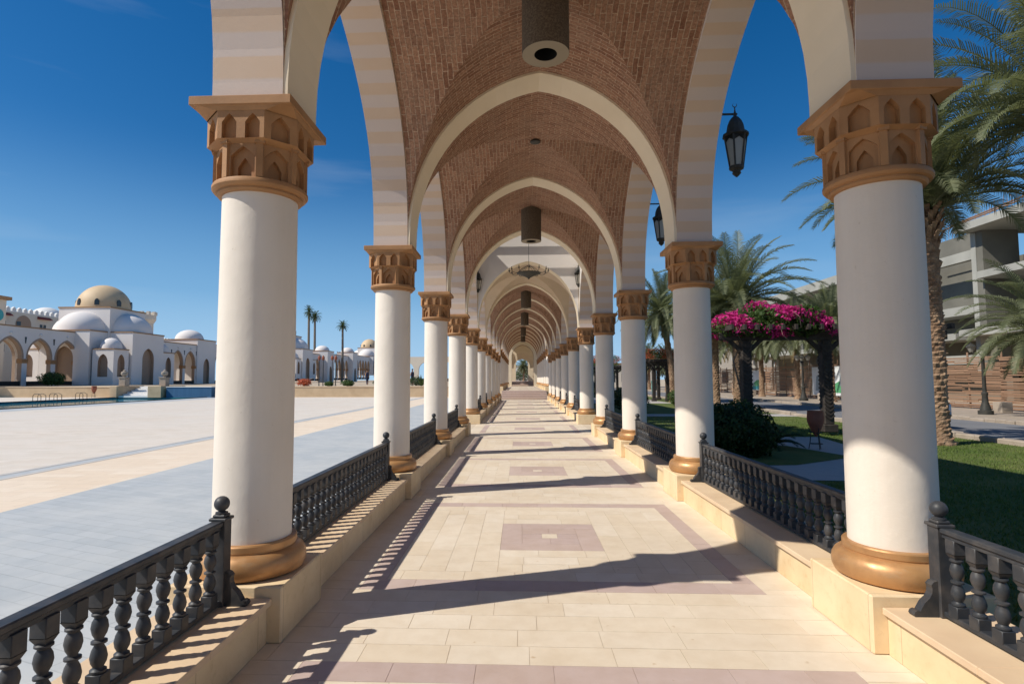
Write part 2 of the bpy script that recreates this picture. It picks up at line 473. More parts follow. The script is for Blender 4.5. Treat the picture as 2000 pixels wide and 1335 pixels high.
def leafmat(name, a, b, sc=4, rough=0.55, trans=0.25):
    m = newmat(name, a, rough, spec=0.3)
    v = coords(m)
    nn = noise(m, v, sc, 5, 0.7)
    L(m, ramp(m, nn, [(0.3, a), (0.7, b)]), BS(m).inputs['Base Color'])
    tr = N(m, 'ShaderNodeBsdfTranslucent')
    tr.inputs[0].default_value = (b[0]*1.3, b[1]*1.4, b[2]*0.9, 1)
    ms = N(m, 'ShaderNodeMixShader'); ms.inputs[0].default_value = trans
    L(m, BS(m).outputs[0], ms.inputs[1]); L(m, tr.outputs[0], ms.inputs[2])
    L(m, ms.outputs[0], m.node_tree.nodes['Material Output'].inputs[0])
    return m
MT['palm_leaf'] = leafmat('palm_leaf', (0.075, 0.095, 0.042), (0.20, 0.21, 0.12), 3)
MT['palm_dry'] = leafmat('palm_dry', (0.22, 0.15, 0.07), (0.34, 0.25, 0.12), 3)
MT['fan_leaf'] = leafmat('fan_leaf', (0.035, 0.06, 0.025), (0.08, 0.11, 0.045), 3)
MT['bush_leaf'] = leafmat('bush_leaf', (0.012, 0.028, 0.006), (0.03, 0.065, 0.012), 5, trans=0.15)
MT['green_leaf'] = leafmat('green_leaf', (0.03, 0.06, 0.015), (0.08, 0.13, 0.03), 5)
MT['pink'] = leafmat('pink', (0.38, 0.010, 0.12), (0.62, 0.035, 0.28), 6, trans=0.25)
MT['orange_flower'] = leafmat('orange_flower', (0.42, 0.07, 0.04), (0.55, 0.16, 0.07), 6, trans=0.2)
MT['palm_trunk'] = varied('palm_trunk', (0.17, 0.095, 0.055), (0.38, 0.26, 0.165), 5, 0.95, 0.8, 0.02, 30)
MT['thin_trunk'] = varied('thin_trunk', (0.16, 0.13, 0.10), (0.25, 0.21, 0.17), 4, 0.95, 0.5, 0.02, 20)
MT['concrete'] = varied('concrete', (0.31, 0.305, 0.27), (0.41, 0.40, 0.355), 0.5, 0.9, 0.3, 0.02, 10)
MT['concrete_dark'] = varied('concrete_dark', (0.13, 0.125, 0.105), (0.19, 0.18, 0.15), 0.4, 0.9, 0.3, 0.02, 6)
MT['reed'] = varied('reed', (0.22, 0.125, 0.075), (0.34, 0.21, 0.135), 1.0, 0.9, 0.3, 0.01, 30, stretch=(1, 0.2, 6))
MT['terracotta'] = varied('terracotta', (0.24, 0.075, 0.045), (0.34, 0.12, 0.07), 4, 0.75, 0.2, 0.005, 30)
MT['dome_gold'] = varied('dome_gold', (0.66, 0.49, 0.30), (0.58, 0.42, 0.25), 0.8, 0.6, 0.1, 0.01, 6)
MT['bldg_white'] = varied('bldg_white', (0.79, 0.74, 0.70), (0.74, 0.685, 0.64), 0.3, 0.9, 0.05, 0.01, 6)
MT['bldg_cream'] = varied('bldg_cream', (0.72, 0.65, 0.54), (0.66, 0.59, 0.49), 0.3, 0.9, 0.05, 0.01, 6)
MT['trim_brown'] = newmat('trim_brown', (0.36, 0.22, 0.12), 0.85)
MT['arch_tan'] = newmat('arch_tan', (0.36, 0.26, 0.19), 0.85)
MT['white'] = newmat('white', (0.78, 0.76, 0.72), 0.7)
MT['window_dark'] = newmat('window_dark', (0.03, 0.04, 0.05), 0.2, 0, 0.5)
MT['red_trim'] = newmat('red_trim', (0.28, 0.06, 0.05), 0.85)
MT['blue_tile'] = pavemat('blue_tile', (0.05, 0.13, 0.24), (0.07, 0.17, 0.30), (0.05, 0.14, 0.26), 0.25, 0.25)
MT['teal_tile'] = newmat('teal_tile', (0.02, 0.20, 0.24), 0.3)
m = newmat('water', (0.03, 0.20, 0.26), 0.06, 0, 0.5)
bump(m, noise(m, coords(m, randomize=False), 3, 3), 0.25, 0.02)
MT['water'] = m
MT['teal_cloth'] = newmat('teal_cloth', (0.02, 0.28, 0.27), 0.9)
MT['skin'] = newmat('skin', (0.36, 0.20, 0.13), 0.6)
MT['hair'] = newmat('hair', (0.02, 0.015, 0.012), 0.6)
MT['navy_cloth'] = newmat('navy_cloth', (0.03, 0.04, 0.08), 0.9)
MT['car_paint'] = newmat('car_paint', (0.22, 0.27, 0.33), 0.3, 0.4, 0.5)
MT['rubber'] = newmat('rubber', (0.02, 0.02, 0.02), 0.8)
MT['chrome'] = newmat('chrome', (0.5, 0.5, 0.5), 0.25, 0.9)
MT['rebar'] = newmat('rebar', (0.30, 0.20, 0.16), 0.8)
MT['board_white'] = newmat('board_white', (0.72, 0.74, 0.75), 0.5)
MT['board_green'] = newmat('board_green', (0.10, 0.34, 0.16), 0.5)
MT['board_teal'] = newmat('board_teal', (0.05, 0.32, 0.36), 0.5)
MT['board_grey'] = newmat('board_grey', (0.30, 0.36, 0.40), 0.5)
MT['board_blue'] = newmat('board_blue', (0.06, 0.16, 0.34), 0.5)

# ------------------------------------------------------------------ key dimensions
W = 2.03          # column axis half distance
YC = [-20.3, -16.3, -12.3, -8.3, -4.3, -0.3, 3.7, 7.7, 11.7, 15.7, 20.0, 24.6, 29.0, 33.3, 37.5, 41.7, 46.0, 50.2, 54.4, 58.6, 62.8, 67.0, 71.2]
ZUP = 0.64
def zc(i): return 0.0 if YC[i] < 44 else ZUP
SB = 4            # bays built behind the viewer before the one overhead
ZS = 3.44
PB = 3.32         # top of abacus

def profile(b, apex, zs=ZS, n=14, k=0.13):
    H = apex-zs
    out = []
    for j in range(n+1):
        a = (pi/2)*j/n
        u = cos(a)
        out.append((-b*u, zs+H*(sin(a)-k*u*(1-u))))
    right = [(-x, z) for x, z in out[:-1]][::-1]
    return out+right      # from -b to +b

def arch_panel(mb, P, b, apex, x0, x1, ztop, zbase, t0, t1, zs=ZS, n=14, mface=0, msof=1, ends=False, top=True, bottom=True, kk=0.13):
    """wall with an arched opening. P(u, t, z) maps: u along the wall, t across thickness."""
    pr = profile(b, apex, zs, n, kk)
    pr = [(-b, zbase)]+pr+[(b, zbase)]
    for t, flip in ((t0, False), (t1, True)):
        def fc(pts):
            q = [P(u, t, z) for u, z in pts]
            mb.face(q[::-1] if flip else q, mface)
        if x0 < -b: fc([(x0, zbase), (-b, zbase), (-b, ztop), (x0, ztop)])
        if x1 > b: fc([(b, zbase), (x1, zbase), (x1, ztop), (b, ztop)])
        for (ua, za), (ub, zb) in zip(pr[1:-2], pr[2:-1]):
            fc([(ua, za), (ub, zb), (ub, ztop), (ua, ztop)])
    s = 0.0
    for (ua, za), (ub, zb) in zip(pr[:-1], pr[1:]):
        d = sqrt((ub-ua)**2+(zb-za)**2)
        half = len(pr)//2
        mb.face([P(ua, t0, za), P(ua, t1, za), P(ub, t1, zb), P(ub, t0, zb)], msof,
                [(0, s), (abs(t1-t0), s), (abs(t1-t0), s+d), (0, s+d)])
        s += d
    # mirror stripe phase so that both feet start the same
    tot = s
    k = len(mb.uv)-(len(pr)-1)
    for j in range(k, len(mb.uv)):
        vs = [q[1] for q in mb.uv[j]]
        if sum(vs)/4 > tot/2:
            mb.uv[j] = [(q[0], tot-q[1]) for q in mb.uv[j]]
    if top:
        mb.face([P(x0, t0, ztop), P(x1, t0, ztop), P(x1, t1, ztop), P(x0, t1, ztop)], mface)
    if ends:
        mb.face([P(x0, t0, zbase), P(x0, t0, ztop), P(x0, t1, ztop), P(x0, t1, zbase)], mface)
        mb.face([P(x1, t0, zbase), P(x1, t1, zbase), P(x1, t1, ztop), P(x1, t0, ztop)], mface)
    if bottom:
        if x0 < -b: mb.face([P(x0, t0, zbase), P(x0, t1, zbase), P(-b, t1, zbase), P(-b, t0, zbase)], mface)
        if x1 > b: mb.face([P(b, t0, zbase), P(b, t1, zbase), P(x1, t1, zbase), P(x1, t0, zbase)], mface)

# ================================================================== SETTING: ground
def sheet(name, polys, z, mat, thick=0.0):
    mb = MB()
    for p in polys:
        if thick:
            mb.prism(p, 'z', z-thick, z)
        else:
            mb.face([(x, y, z) for x, y in p])
    return tag(mb.build(name, mat), kind='structure')
def rect(x0, x1, y0, y1): return [(x0, y0), (x1, y0), (x1, y1), (x0, y1)]

sheet('ground', [rect(-1500, 1500, -400, 2200)], -0.40, MT['sand'])
# earth platform of plaza and garden, with a hole where the pool lies
PX0, PX1, PY0, PY1 = -36.5, -28.3, 15.0, 49.7
sheet('terrain', [rect(-120, PX0, -40, 300), rect(PX1, 60, -40, 300), rect(PX0, PX1, -40, PY0), rect(PX0, PX1, PY1, 300)], -0.040, MT['sand'])
sheet('plaza', [rect(-75, PX0, -40, 52), rect(PX0, PX1, -40, PY0), rect(PX1, -8.95, -40, 52)], -0.028, MT['plaza_light'])
sheet('plaza_warm_band', [rect(-8.45, -6.46, -40, 52)], -0.028, MT['plaza_warm'])
sheet('plaza_stripe', [rect(-8.95, -8.83, -40, 52), rect(-8.57, -8.45, -40, 52), rect(-26.3, -26.0, -40, 52)], -0.024, MT['plaza_stripe'])
sheet('plaza_stripe_gap', [rect(-8.83, -8.57, -40, 52)], -0.028, MT['plaza_grey'])
sheet('plaza_pool_margin', [rect(PX1+0.05, -26.3, -40, 52)], -0.024, MT['plaza_grey'])
sheet('plaza_grey_band', [rect(-6.46, -2.31, -40, 52)], -0.028, MT['plaza_grey'])
# pool
mb = MB()
mb.face([(PX0, PY0, -0.40), (PX1, PY0, -0.40), (PX1, PY1, -0.40), (PX0, PY1, -0.40)])
for a, b_ in (((PX0, PY0), (PX1, PY0)), ((PX1, PY0), (PX1, PY1)), ((PX1, PY1), (PX0, PY1)), ((PX0, PY1), (PX0, PY0))):
    mb.face([(a[0], a[1], -0.399), (b_[0], b_[1], -0.399), (b_[0], b_[1], -0.03), (a[0], a[1], -0.03)])
tag(mb.build('pool_basin', MT['teal_tile']), kind='structure')
sheet('pool_water', [rect(PX0+0.01, PX1-0.01, PY0+0.01, PY1-0.01)], -0.13, MT['water'])
mb = MB(); mb.box(PX1-0.30, PX1+0.04, PY0, PY1, -0.03, 0.012); mb.box(PX0-0.3, PX0, PY0, PY1, -0.03, 0.02)
tag(mb.build('pool_edge', MT['black']), kind='structure')

# walkway: real slabs with open joints
def slab_floor(name, y0, y1, z, frames):
    mb = MB(); cols = []
    def tile(x0, x1, yy0, yy1, mt, zz=0.0):
        g = rnd.uniform(0.0008, 0.0018)
        if x1-x0 < 0.012 or yy1-yy0 < 0.012: return
        dz = rnd.uniform(-0.0004, 0.0004)
        mb.box(x0+g, x1-g, yy0+g, yy1-g, z-0.004, z+dz, mt, skip='b')
        cols.extend([rnd.random()]*5)
    def area(x0, x1, yy0, yy1, mt, lx, ly, along='x', off=None):
        if along == 'x':
            n = max(1, round((yy1-yy0)/ly)); h = (yy1-yy0)/n
            for i in range(n):
                x = x0-rnd.uniform(0.1, 0.9)*lx if off is None else x0-off*lx*(i % 2)
                while x < x1:
                    l = lx*rnd.uniform(0.85, 1.15)
                    tile(max(x, x0), min(x+l, x1), yy0+i*h, yy0+(i+1)*h, mt); x += l
        else:
            n = max(1, round((x1-x0)/ly)); h = (x1-x0)/n
            for i in range(n):
                y = yy0-rnd.uniform(0.1, 0.9)*lx
                while y < yy1:
                    l = lx*rnd.uniform(0.85, 1.15)
                    tile(x0+i*h, x0+(i+1)*h, max(y, yy0), min(y+l, yy1), mt); y += l
    E_ = 1.80
    y = y0
    for (a, b_) in frames:       # frame outer edges
        if a > y: area(-E_, E_, y, a, 0, 0.44, 0.225)
        area(-E_, -1.475, a, b_, 0, 0.44, 0.30, 'y')
        area(1.475, E_, a, b_, 0, 0.44, 0.30, 'y')
        area(-1.475, 1.475, a, a+0.215, 1, 0.44, 0.215)
        area(-1.475, 1.475, b_-0.2, b_, 1, 0.44, 0.2)
        area(-1.475, -1.315, a+0.215, b_-0.2, 1, 0.44, 0.16, 'y')
        area(1.315, 1.475, a+0.215, b_-0.2, 1, 0.44, 0.16, 'y')
        c = (a+b_)/2
        ya, yb = a+0.215, b_-0.2
        area(-1.315, 1.315, ya, ya+0.20, 0, 0.44, 0.2)
        area(-1.315, 1.315, yb-0.2, yb, 0, 0.44, 0.2)
        for s in (-1, 1):
            xa, xb = (0.47, 1.315) if s > 0 else (-1.315, -0.47)
            area(xa, xb, ya+0.2, yb-0.2, 0, 0.44, 0.21, 'y')
        area(-0.47, 0.47, ya+0.2, c-0.47, 0, 0.44, 0.2)
        area(-0.47, 0.47, c+0.47, yb-0.2, 0, 0.44, 0.2)
        # mauve square with a small pale centre: pinwheel slabs
        q = 0.47; k = 0.27; e = 0.075
        for (x0_, x1_, y0_, y1_) in [(-q, k, -q, -k), (k, q, -q, k), (-k, q, k, q), (-q, -k, -k, q),
                                     (-k, 0.0, -k, -e), (0.0, k, -k, -e), (-k, 0.0, e, k), (0.0, k, e, k), (-k, -e, -e, e), (e, k, -e, e)]:
            tile(x0_, x1_, c+y0_, c+y1_, 1)
        tile(-e, e, c-e, c+e, 0)
        y = b_
    if y < y1: area(-E_, E_, y, y1, 0, 0.44, 0.225)
    mb.face([(-2.30, y0, z-0.0035), (2.30, y0, z-0.0035), (2.30, y1, z-0.0035), (-2.30, y1, z-0.0035)], 2); cols.append(0)
    o = mb.build(name, [MT['floor_cream'], MT['floor_mauve'], MT['grout']])
    me = o.data
    ca = me.color_attributes.new('tilecol', 'FLOAT_COLOR', 'CORNER')
    dat = []
    for p, c in zip(me.polygons, cols): dat.extend([c, c, c, 1.0]*p.loop_total)
    ca.data.foreach_set('color', dat)
    return tag(o, kind='structure')
fr_ = []
for i in range(len(YC)-1):
    if YC[i+1] <= 41.8:
        c = (YC[i]+YC[i+1])/2; fr_.append((c-1.46, c+1.47))
slab_floor('walkway', -21.0, 43.5, 0.0, fr_)
fr_ = [((YC[i]+YC[i+1])/2-1.46, (YC[i]+YC[i+1])/2+1.47) for i in range(len(YC)-1) if YC[i] > 45]
slab_floor('raised_walkway', 45.42, 76.0, ZUP, fr_)
mb = MB(); mb.box(-2.25, 2.25, 45.40, 76.0, -0.3, ZUP-0.007); tag(mb.build('raised_walkway_base', MT['sandstone']), kind='structure')
mb = MB()
for k in range(4):
    mb.bbox(-1.78, 1.78, 43.5+0.48*k, 45.42, 0.16*k-0.1, 0.16*(k+1)-0.002, 0.012)
tag(mb.build('stair_flight', MT['floor_mauve']), 'mauve stone steps across the far end of the walkway', 'stairs')
MTfm = MT['floor_mauve']

# ================================================================== COLUMNS
def niche_facet(mb, O, ux, un, wdt, z0, z1, arches, depth, bow=0.0):
    """facet centred at O (at z=0), ux along, un outward. arches: list of (centre, halfwidth, zb, zspring, ztip, inner)"""
    def P(u, z, d=0.0):
        v = O+ux*u+un*(-d); return (v.x, v.y, z)
    edges = [-wdt/2]
    for (c, h, zb, zs, zt, inner) in arches:
        xs = [c-h, c-h*0.5, c, c+h*0.5, c+h]
        def za(u):
            t = abs(u-c)/h
            return zt-(zt-zs)*(t**1.25)
        mb.face([P(edges[-1], z0), P(xs[0], z0), P(xs[0], z1), P(edges[-1], z1)])
        if zb > z0+1e-4:
            mb.face([P(xs[0], z0), P(xs[-1], z0), P(xs[-1], zb), P(xs[0], zb)])
            mb.face([P(xs[0], zb), P(xs[-1], zb), P(xs[-1], zb, depth), P(xs[0], zb, depth)])
        for a, b_ in zip(xs[:-1], xs[1:]):
            mb.face([P(a, za(a)), P(b_, za(b_)), P(b_, z1), P(a, z1)])
            mb.face([P(a, za(a)), P(a, za(a), depth), P(b_, za(b_), depth), P(b_, za(b_))])
        mb.face([P(xs[0], zb), P(xs[0], zb, depth), P(xs[0], zs, depth), P(xs[0], zs)])
        mb.face([P(xs[-1], zb), P(xs[-1], zs), P(xs[-1], zs, depth), P(xs[-1], zb, depth)])
        O2 = O-un*depth
        if inner:
            h2, zt2 = inner
            zs2 = zs-(zt-zt2)
            def P2(u, z, d=0.0):
                v = O2+ux*u+un*(-d); return (v.x, v.y, z)
            x2 = [c-h2, c-h2*0.5, c, c+h2*0.5, c+h2]
            za2 = lambda u: zt2-(zt2-zs2)*((abs(u-c)/h2)**1.25)
            mb.face([P2(xs[0], zb), P2(x2[0], zb), P2(x2[0], zs2), P2(xs[0], zs)])
            mb.face([P2(x2[-1], zb), P2(xs[-1], zb), P2(xs[-1], zs), P2(x2[-1], zs2)])
            for j in range(4):
                a, b_ = x2[j], x2[j+1]; A, B = xs[j], xs[j+1]
                mb.face([P2(a, za2(a)), P2(b_, za2(b_)), P2(B, za(B)), P2(A, za(A))])
                mb.face([P2(a, za2(a)), P2(a, za2(a), depth), P2(b_, za2(b_), depth), P2(b_, za2(b_))])
            mb.face([P2(x2[0], zb), P2(x2[0], zb, depth), P2(x2[0], zs2, depth), P2(x2[0], zs2)])
            mb.face([P2(x2[-1], zb), P2(x2[-1], zs2), P2(x2[-1], zs2, depth), P2(x2[-1], zb, depth)])
            mb.face([P2(x2[0], zb, depth), P2(x2[-1], zb, depth)]+[P2(u, za2(u), depth) for u in x2[::-1]])
        else:
            mb.face([P(xs[0], zb, depth), P(xs[-1], zb, depth)]+[P(u, za(u), depth) for u in xs[::-1]])
        edges.append(xs[-1])
    mb.face([P(edges[-1], z0), P(wdt/2, z0), P(wdt/2, z1), P(edges[-1], z1)])

def oct_pts(ap, card):
    # octagon: cardinal faces half length card, apothem ap
    return [(card, -ap), (ap, -card), (ap, card), (card, ap), (-card, ap), (-ap, card), (-ap, -card), (-card, -ap)]

def make_column(zoff=0):
    t = thing('arcade_column', 'x', 'column')
    # plinth
    p = MB(); p.bbox(-0.345, 0.345, -0.34, 0.34, 0.0, 0.322, 0.008)
    pl = p.build('plinth', MT['sandstone'], t)
    b = MB()
    prof = [(0.30, 0.322), (0.322, 0.335), (0.335, 0.365), (0.338, 0.395), (0.333, 0.425), (0.318, 0.452), (0.295, 0.470), (0.272, 0.476),
            (0.272, 0.482), (0.276, 0.486), (0.276, 0.520), (0.270, 0.528), (0.244, 0.530)]
    b.lathe(prof, 56)
    b.build('base', MT['gold'], t, smooth=35)
    s = MB(); s.lathe([(0.2425, 0.52), (0.2425, 1.2), (0.2415, 1.9), (0.239, 2.50), (0.2375, 2.78)], 64, cap=False)
    s.build('shaft', MT['white_plaster'], t, smooth=40)
    c = MB()
    # neck ring
    ring = [(0.236, 2.735), (0.262, 2.738), (0.272, 2.750), (0.270, 2.762), (0.292, 2.768), (0.303, 2.782), (0.303, 2.800), (0.296, 2.812), (0.262, 2.818), (0.23, 2.822)]
    rg = MB(); rg.lathe(ring, 56)
    # lower tier
    ap = 0.262; sd = 2*ap*math.tan(pi/8)
    for k in range(8):
        a = k*pi/4-pi/2
        un = Vector((cos(a), sin(a), 0)); ux = Vector((-sin(a), cos(a), 0))
        niche_facet(c, un*ap, ux, un, sd, 2.815, 3.045, [(0, 0.078, 2.815, 2.955, 3.018, (0.044, 2.952))], 0.030)
        # corner pilaster
        ca = a+pi/8; rr = ap/cos(pi/8)
        q = Vector((cos(ca), sin(ca), 0)); r_ = Vector((-sin(ca), cos(ca), 0))
        pts = [q*(rr-0.03)-r_*0.022, q*(rr+0.012)-r_*0.020, q*(rr+0.012)+r_*0.020, q*(rr-0.03)+r_*0.022]
        c.prism([(v.x, v.y) for v in pts], 'z', 2.815, 3.03)
        pts = [q*(rr-0.03)-r_*0.034, q*(rr+0.022)-r_*0.030, q*(rr+0.022)+r_*0.030, q*(rr-0.03)+r_*0.034]
        c.prism([(v.x, v.y) for v in pts], 'z', 3.03, 3.052)
    # step out
    lo = oct_pts(0.285, 0.135); hi = oct_pts(0.300, 0.150)
    for (P0, z0_, P1, z1_) in ((oct_pts(0.265, 0.11), 3.035, lo, 3.048), (lo, 3.048, hi, 3.056)):
        for k in range(8):
            j = (k+1) % 8
            c.face([(*P0[k], z0_), (*P0[j], z0_), (*P1[j], z1_), (*P1[k], z1_)])
    hp = hi
    for k in range(8):
        j = (k+1) % 8
        A = Vector((*hp[k], 0)); B = Vector((*hp[j], 0)); mid = (A+B)/2; ux = (B-A).normalized(); un = Vector((mid.x, mid.y, 0)).normalized()
        # outward normal of the facet
        nn_ = Vector((ux.y, -ux.x, 0));
        if nn_.dot(un) < 0: nn_ = -nn_
        ln = (B-A).length
        if k % 2 == 1:
            arcs = [(-ln/4, 0.047, 3.056, 3.160, 3.215, None), (ln/4, 0.047, 3.056, 3.160, 3.215, None)]
        else:
            arcs = [(0, 0.060, 3.056, 3.158, 3.218, None)]
        niche_facet(c, mid, ux, nn_, ln, 3.056, 3.235, arcs, 0.042)
    c.face([(*q, 3.235) for q in hp])
    # cavetto to the abacus
    a0 = oct_pts(0.302, 0.16); a1 = oct_pts(0.318, 0.26)
    for k in range(8):
        j = (k+1) % 8
        c.face([(*a0[k], 3.232), (*a0[j], 3.232), (*a1[j], 3.262), (*a1[k], 3.262)])
    cp = c.build('capital', MT['capital'], t)
    rg.build('neck_ring', MT['capital'], cp, smooth=35)
    ab = MB(); ab.bbox(-0.327, 0.327, -0.327, 0.327, 3.262, PB, 0.004)
    ab.build('abacus', MT['capital'], cp)
    return t
col0 = make_column()
ORD = ['first', 'second', 'third', 'fourth', 'fifth', 'sixth', 'seventh', 'eighth', 'ninth', 'tenth', 'eleventh', 'twelfth', 'thirteenth', 'fourteenth', 'fifteenth', 'sixteenth', 'seventeenth', 'eighteenth']
used = False
extra = {2+SB: ', standing beside the near railing', 5+SB: ', last one before the open slatted bay', 6+SB: ', first one past the open slatted bay', 11+SB: ', last one before the steps', 12+SB: ', first one above the steps'}
for i in range(1, len(YC)):
    for s in (-1, 1):
        side = 'left' if s < 0 else 'right'
        if i <= 1+SB:
            lab = '%s white column of the %s row behind the viewer' % (ORD[1+SB-i], side)
        else:
            lab = '%s white column with brown capital in the %s row, counted from the viewer%s' % (ORD[i-2-SB], side, extra.get(i, ''))
            if len(lab.split()) > 16:
                lab = '%s white column of the %s row%s' % (ORD[i-2-SB], side, extra.get(i, ''))
        loc = (s*W, YC[i], zc(i))
        if not used:
            col0.location = loc; col0['label'] = lab; col0['group'] = 'columns of the arcade'; used = True
        else:
            dup(col0, None, loc, 0, None, lab, 'columns of the arcade')

# ================================================================== ARCADE SUPERSTRUCTURE
arc = thing('arcade', 'long arcade of pointed arches and brick vaults carried by the two column rows', 'arcade')
XI, XO = 1.785, 2.245
CROSS = (5+SB, 11+SB)       # bays with an open, slatted roof (start index)
PLASTER = (6+SB,)
def side_arch(i, s):
    y0, y1 = YC[i], YC[i+1]; L_ = y1-y0; c = (y0+y1)/2
    z0 = max(zc(i), zc(i+1)) if i != 11+SB else ZUP
    mb = MB()
    b = L_/2-0.255
    top = 6.04+z0
    if i in CROSS: top = 6.62+(z0 if i != 11+SB else 0.3)
    def P(u, t, z): return (s*t, c+u, z+0)
    # left/right faces orientation is irrelevant for closed-looking walls
    arch_panel(mb, P, b, 5.645+z0, -L_/2, L_/2, top, PB-0.003+(z0 if i != 11+SB else 0.64), XI, XO, zs=ZS+z0, n=16, kk=0.30, ends=(i in CROSS or i in (0, 4+SB, 6+SB, 10+SB, 12+SB, len(YC)-2)))
    if i == 11+SB:   # near pier of the raised arch stands on a lower column
        mb.box(min(s*XI, s*XO), max(s*XI, s*XO), y0, y0+0.255, PB-0.003, PB+0.635)
    mb.build('side_arch', [MT['wall_white'], MT['striped']], arc)
for i in range(len(YC)-1):
    for s in (-1, 1): side_arch(i, s)

def rib(i, top=None, z=None, b=1.755, thick=0.25, mats=None, wide=XI+0.004, apex=5.68, zb=None):
    z0 = zc(i) if z is None else z
    mb = MB()
    def P(u, t, zz): return (u, YC[i]+t, zz)
    arch_panel(mb, P, b, apex+z0, -wide, wide, (5.97+z0) if top is None else top, (PB-0.003+z0) if zb is None else zb, -thick, thick, zs=ZS+z0, n=18, msof=0)
    return mb.build('transverse_arch', mats or [MT['cream_plaster']], arc, )
for i in range(len(YC)):
    if i in (5+SB, 6+SB): rib(i, top=6.61)
    elif i in (11+SB, 12+SB): rib(i, top=6.9)
    else: rib(i)
# white facing of the wall beyond the open bay, set proud of the arch
def facing2(y, z0, top):
    mb = MB()
    pr = profile(1.756, 5.6815, ZS, 18)
    y_ = y
    for (ua, za), (ub, zb) in zip(pr[:-1], pr[1:]):
        oa = (ua*1.0, za); ob = (ub*1.0, zb)
        mb.face([(ua, y_, za+z0), (ub, y_, zb+z0), (ub, y_, top), (ua, y_, top)])
        mb.face([(ua, y_, za+z0), (ua, y_+0.02, za+z0), (ub, y_+0.02, zb+z0), (ub, y_, zb+z0)])
    mb.build('wall_facing', MT['wall_white'], arc)
facing2(YC[6+SB]-0.25-0.010, 0, 6.61)
facing2(YC[12+SB]-0.25-0.010, ZUP, 6.9)

def vault(i, mat):
    z0 = zc(i)
    y0, y1 = YC[i], YC[i+1]; c = (y0+y1)/2
    by = (y1-y0)/2-0.248; bx = XI+0.002
    n = 16
    mb = MB()
    px = profile(bx, 5.712, ZS, n); py = profile(by, 5.712, ZS, 200, 0.30)
    # resample the lateral profile at the same heights, so both webs meet along the groin
    hl = py[:201]; ry = []
    for (_, z) in px[:n+1]:
        j = min(range(200), key=lambda q: 0 if hl[q][1] <= z <= hl[q+1][1] else 1)
        a, b_ = hl[j], hl[j+1]
        f = (z-a[1])/max(1e-9, b_[1]-a[1]); ry.append((a[0]+(b_[0]-a[0])*max(0, min(1, f)), z))
    py = ry+[(-y_, z) for y_, z in ry[:-1]][::-1]
    m_ = len(px)
    def arcl(p):
        s = [0.0]
        for a, b_ in zip(p[:-1], p[1:]): s.append(s[-1]+sqrt((b_[0]-a[0])**2+(b_[1]-a[1])**2))
        return s
    lx = arcl(px); ly = arcl(py)
    K = 8
    mid = m_//2
    # webs with x profile (towards +y and -y)
    for sgn in (-1, 1):
        for j in range(m_-1):
            for k in range(K):
                def pt(jj, kk):
                    u, z = px[jj]
                    g = abs(py[jj][0])           # groin
                    yv = g+(by-g)*kk/K
                    return (u, sgn*yv, z), (lx[jj], yv)
                a, ua = pt(j, k); b_, ub = pt(j+1, k); c_, uc = pt(j+1, k+1); d_, ud = pt(j, k+1)
                q = [a, b_, c_, d_]; uv = [ua, ub, uc, ud]
                if sgn < 0: q = q[::-1]; uv = uv[::-1]
                mb.face([(p[0], c+p[1], p[2]+z0) for p in q], 0, uv)
            for k in range(K):
                def pt2(jj, kk):
                    u, z = py[jj]
                    g = abs(px[jj][0])
                    xv = g+(bx-g)*kk/K
                    return (sgn*xv, u, z), (ly[jj]+0.11, xv)
                a, ua = pt2(j, k); b_, ub = pt2(j+1, k); c_, uc = pt2(j+1, k+1); d_, ud = pt2(j, k+1)
                q = [a, b_, c_, d_]; uv = [ua, ub, uc, ud]
                if sgn > 0: q = q[::-1]; uv = uv[::-1]
                mb.face([(p[0], c+p[1], p[2]+z0) for p in q], 0, uv)
    mb.build('vault', mat, arc, smooth=30)
    rb = MB(); rb.box(-XI+0.002, XI-0.002, y0+0.248, y1-0.248, 5.86+z0, 5.965+z0)
    rb.build('roof_slab', MT['concrete'], arc)
for i in range(len(YC)-1):
    if i in CROSS: continue
    vault(i, MT['bay_plaster'] if i in PLASTER else MT['brick'])
rb = MB(); rb.box(-2.2, 2.2, 71.46, 73.2, 6.3, 6.55); rb.build('roof_slab', MT['concrete'], arc)
# slats above the open bays
for i in CROSS:
    y = YC[i]+0.35
    z = 6.62 if i == 5+SB else 6.92
    while y < YC[i+1]-0.3:
        mb = MB(); mb.box(-2.4, 2.4, y-0.032, y+0.032, z+0.001, z+0.121)
        mb.build('roof_slat', MT['dark_wood'], arc)
        y += 0.267
# end wall with narrow arch beyond the raised walkway
ew = thing('end_gateway', 'beige wall with a tall narrow pointed arch closing the raised walkway', 'gateway', (0, 73.2, ZUP))
mb = MB()
arch_panel(mb, lambda u, t, z: (u, t, z), 1.42, 5.35, -2.3, 2.3, 6.6, 0.0, 0.0, 1.6, zs=3.8, n=14, msof=1, ends=True)
mb.build('wall', [MT['cream_plaster'], MT['arch_brown'] if 'arch_brown' in MT else MT['trim_brown']], ew)

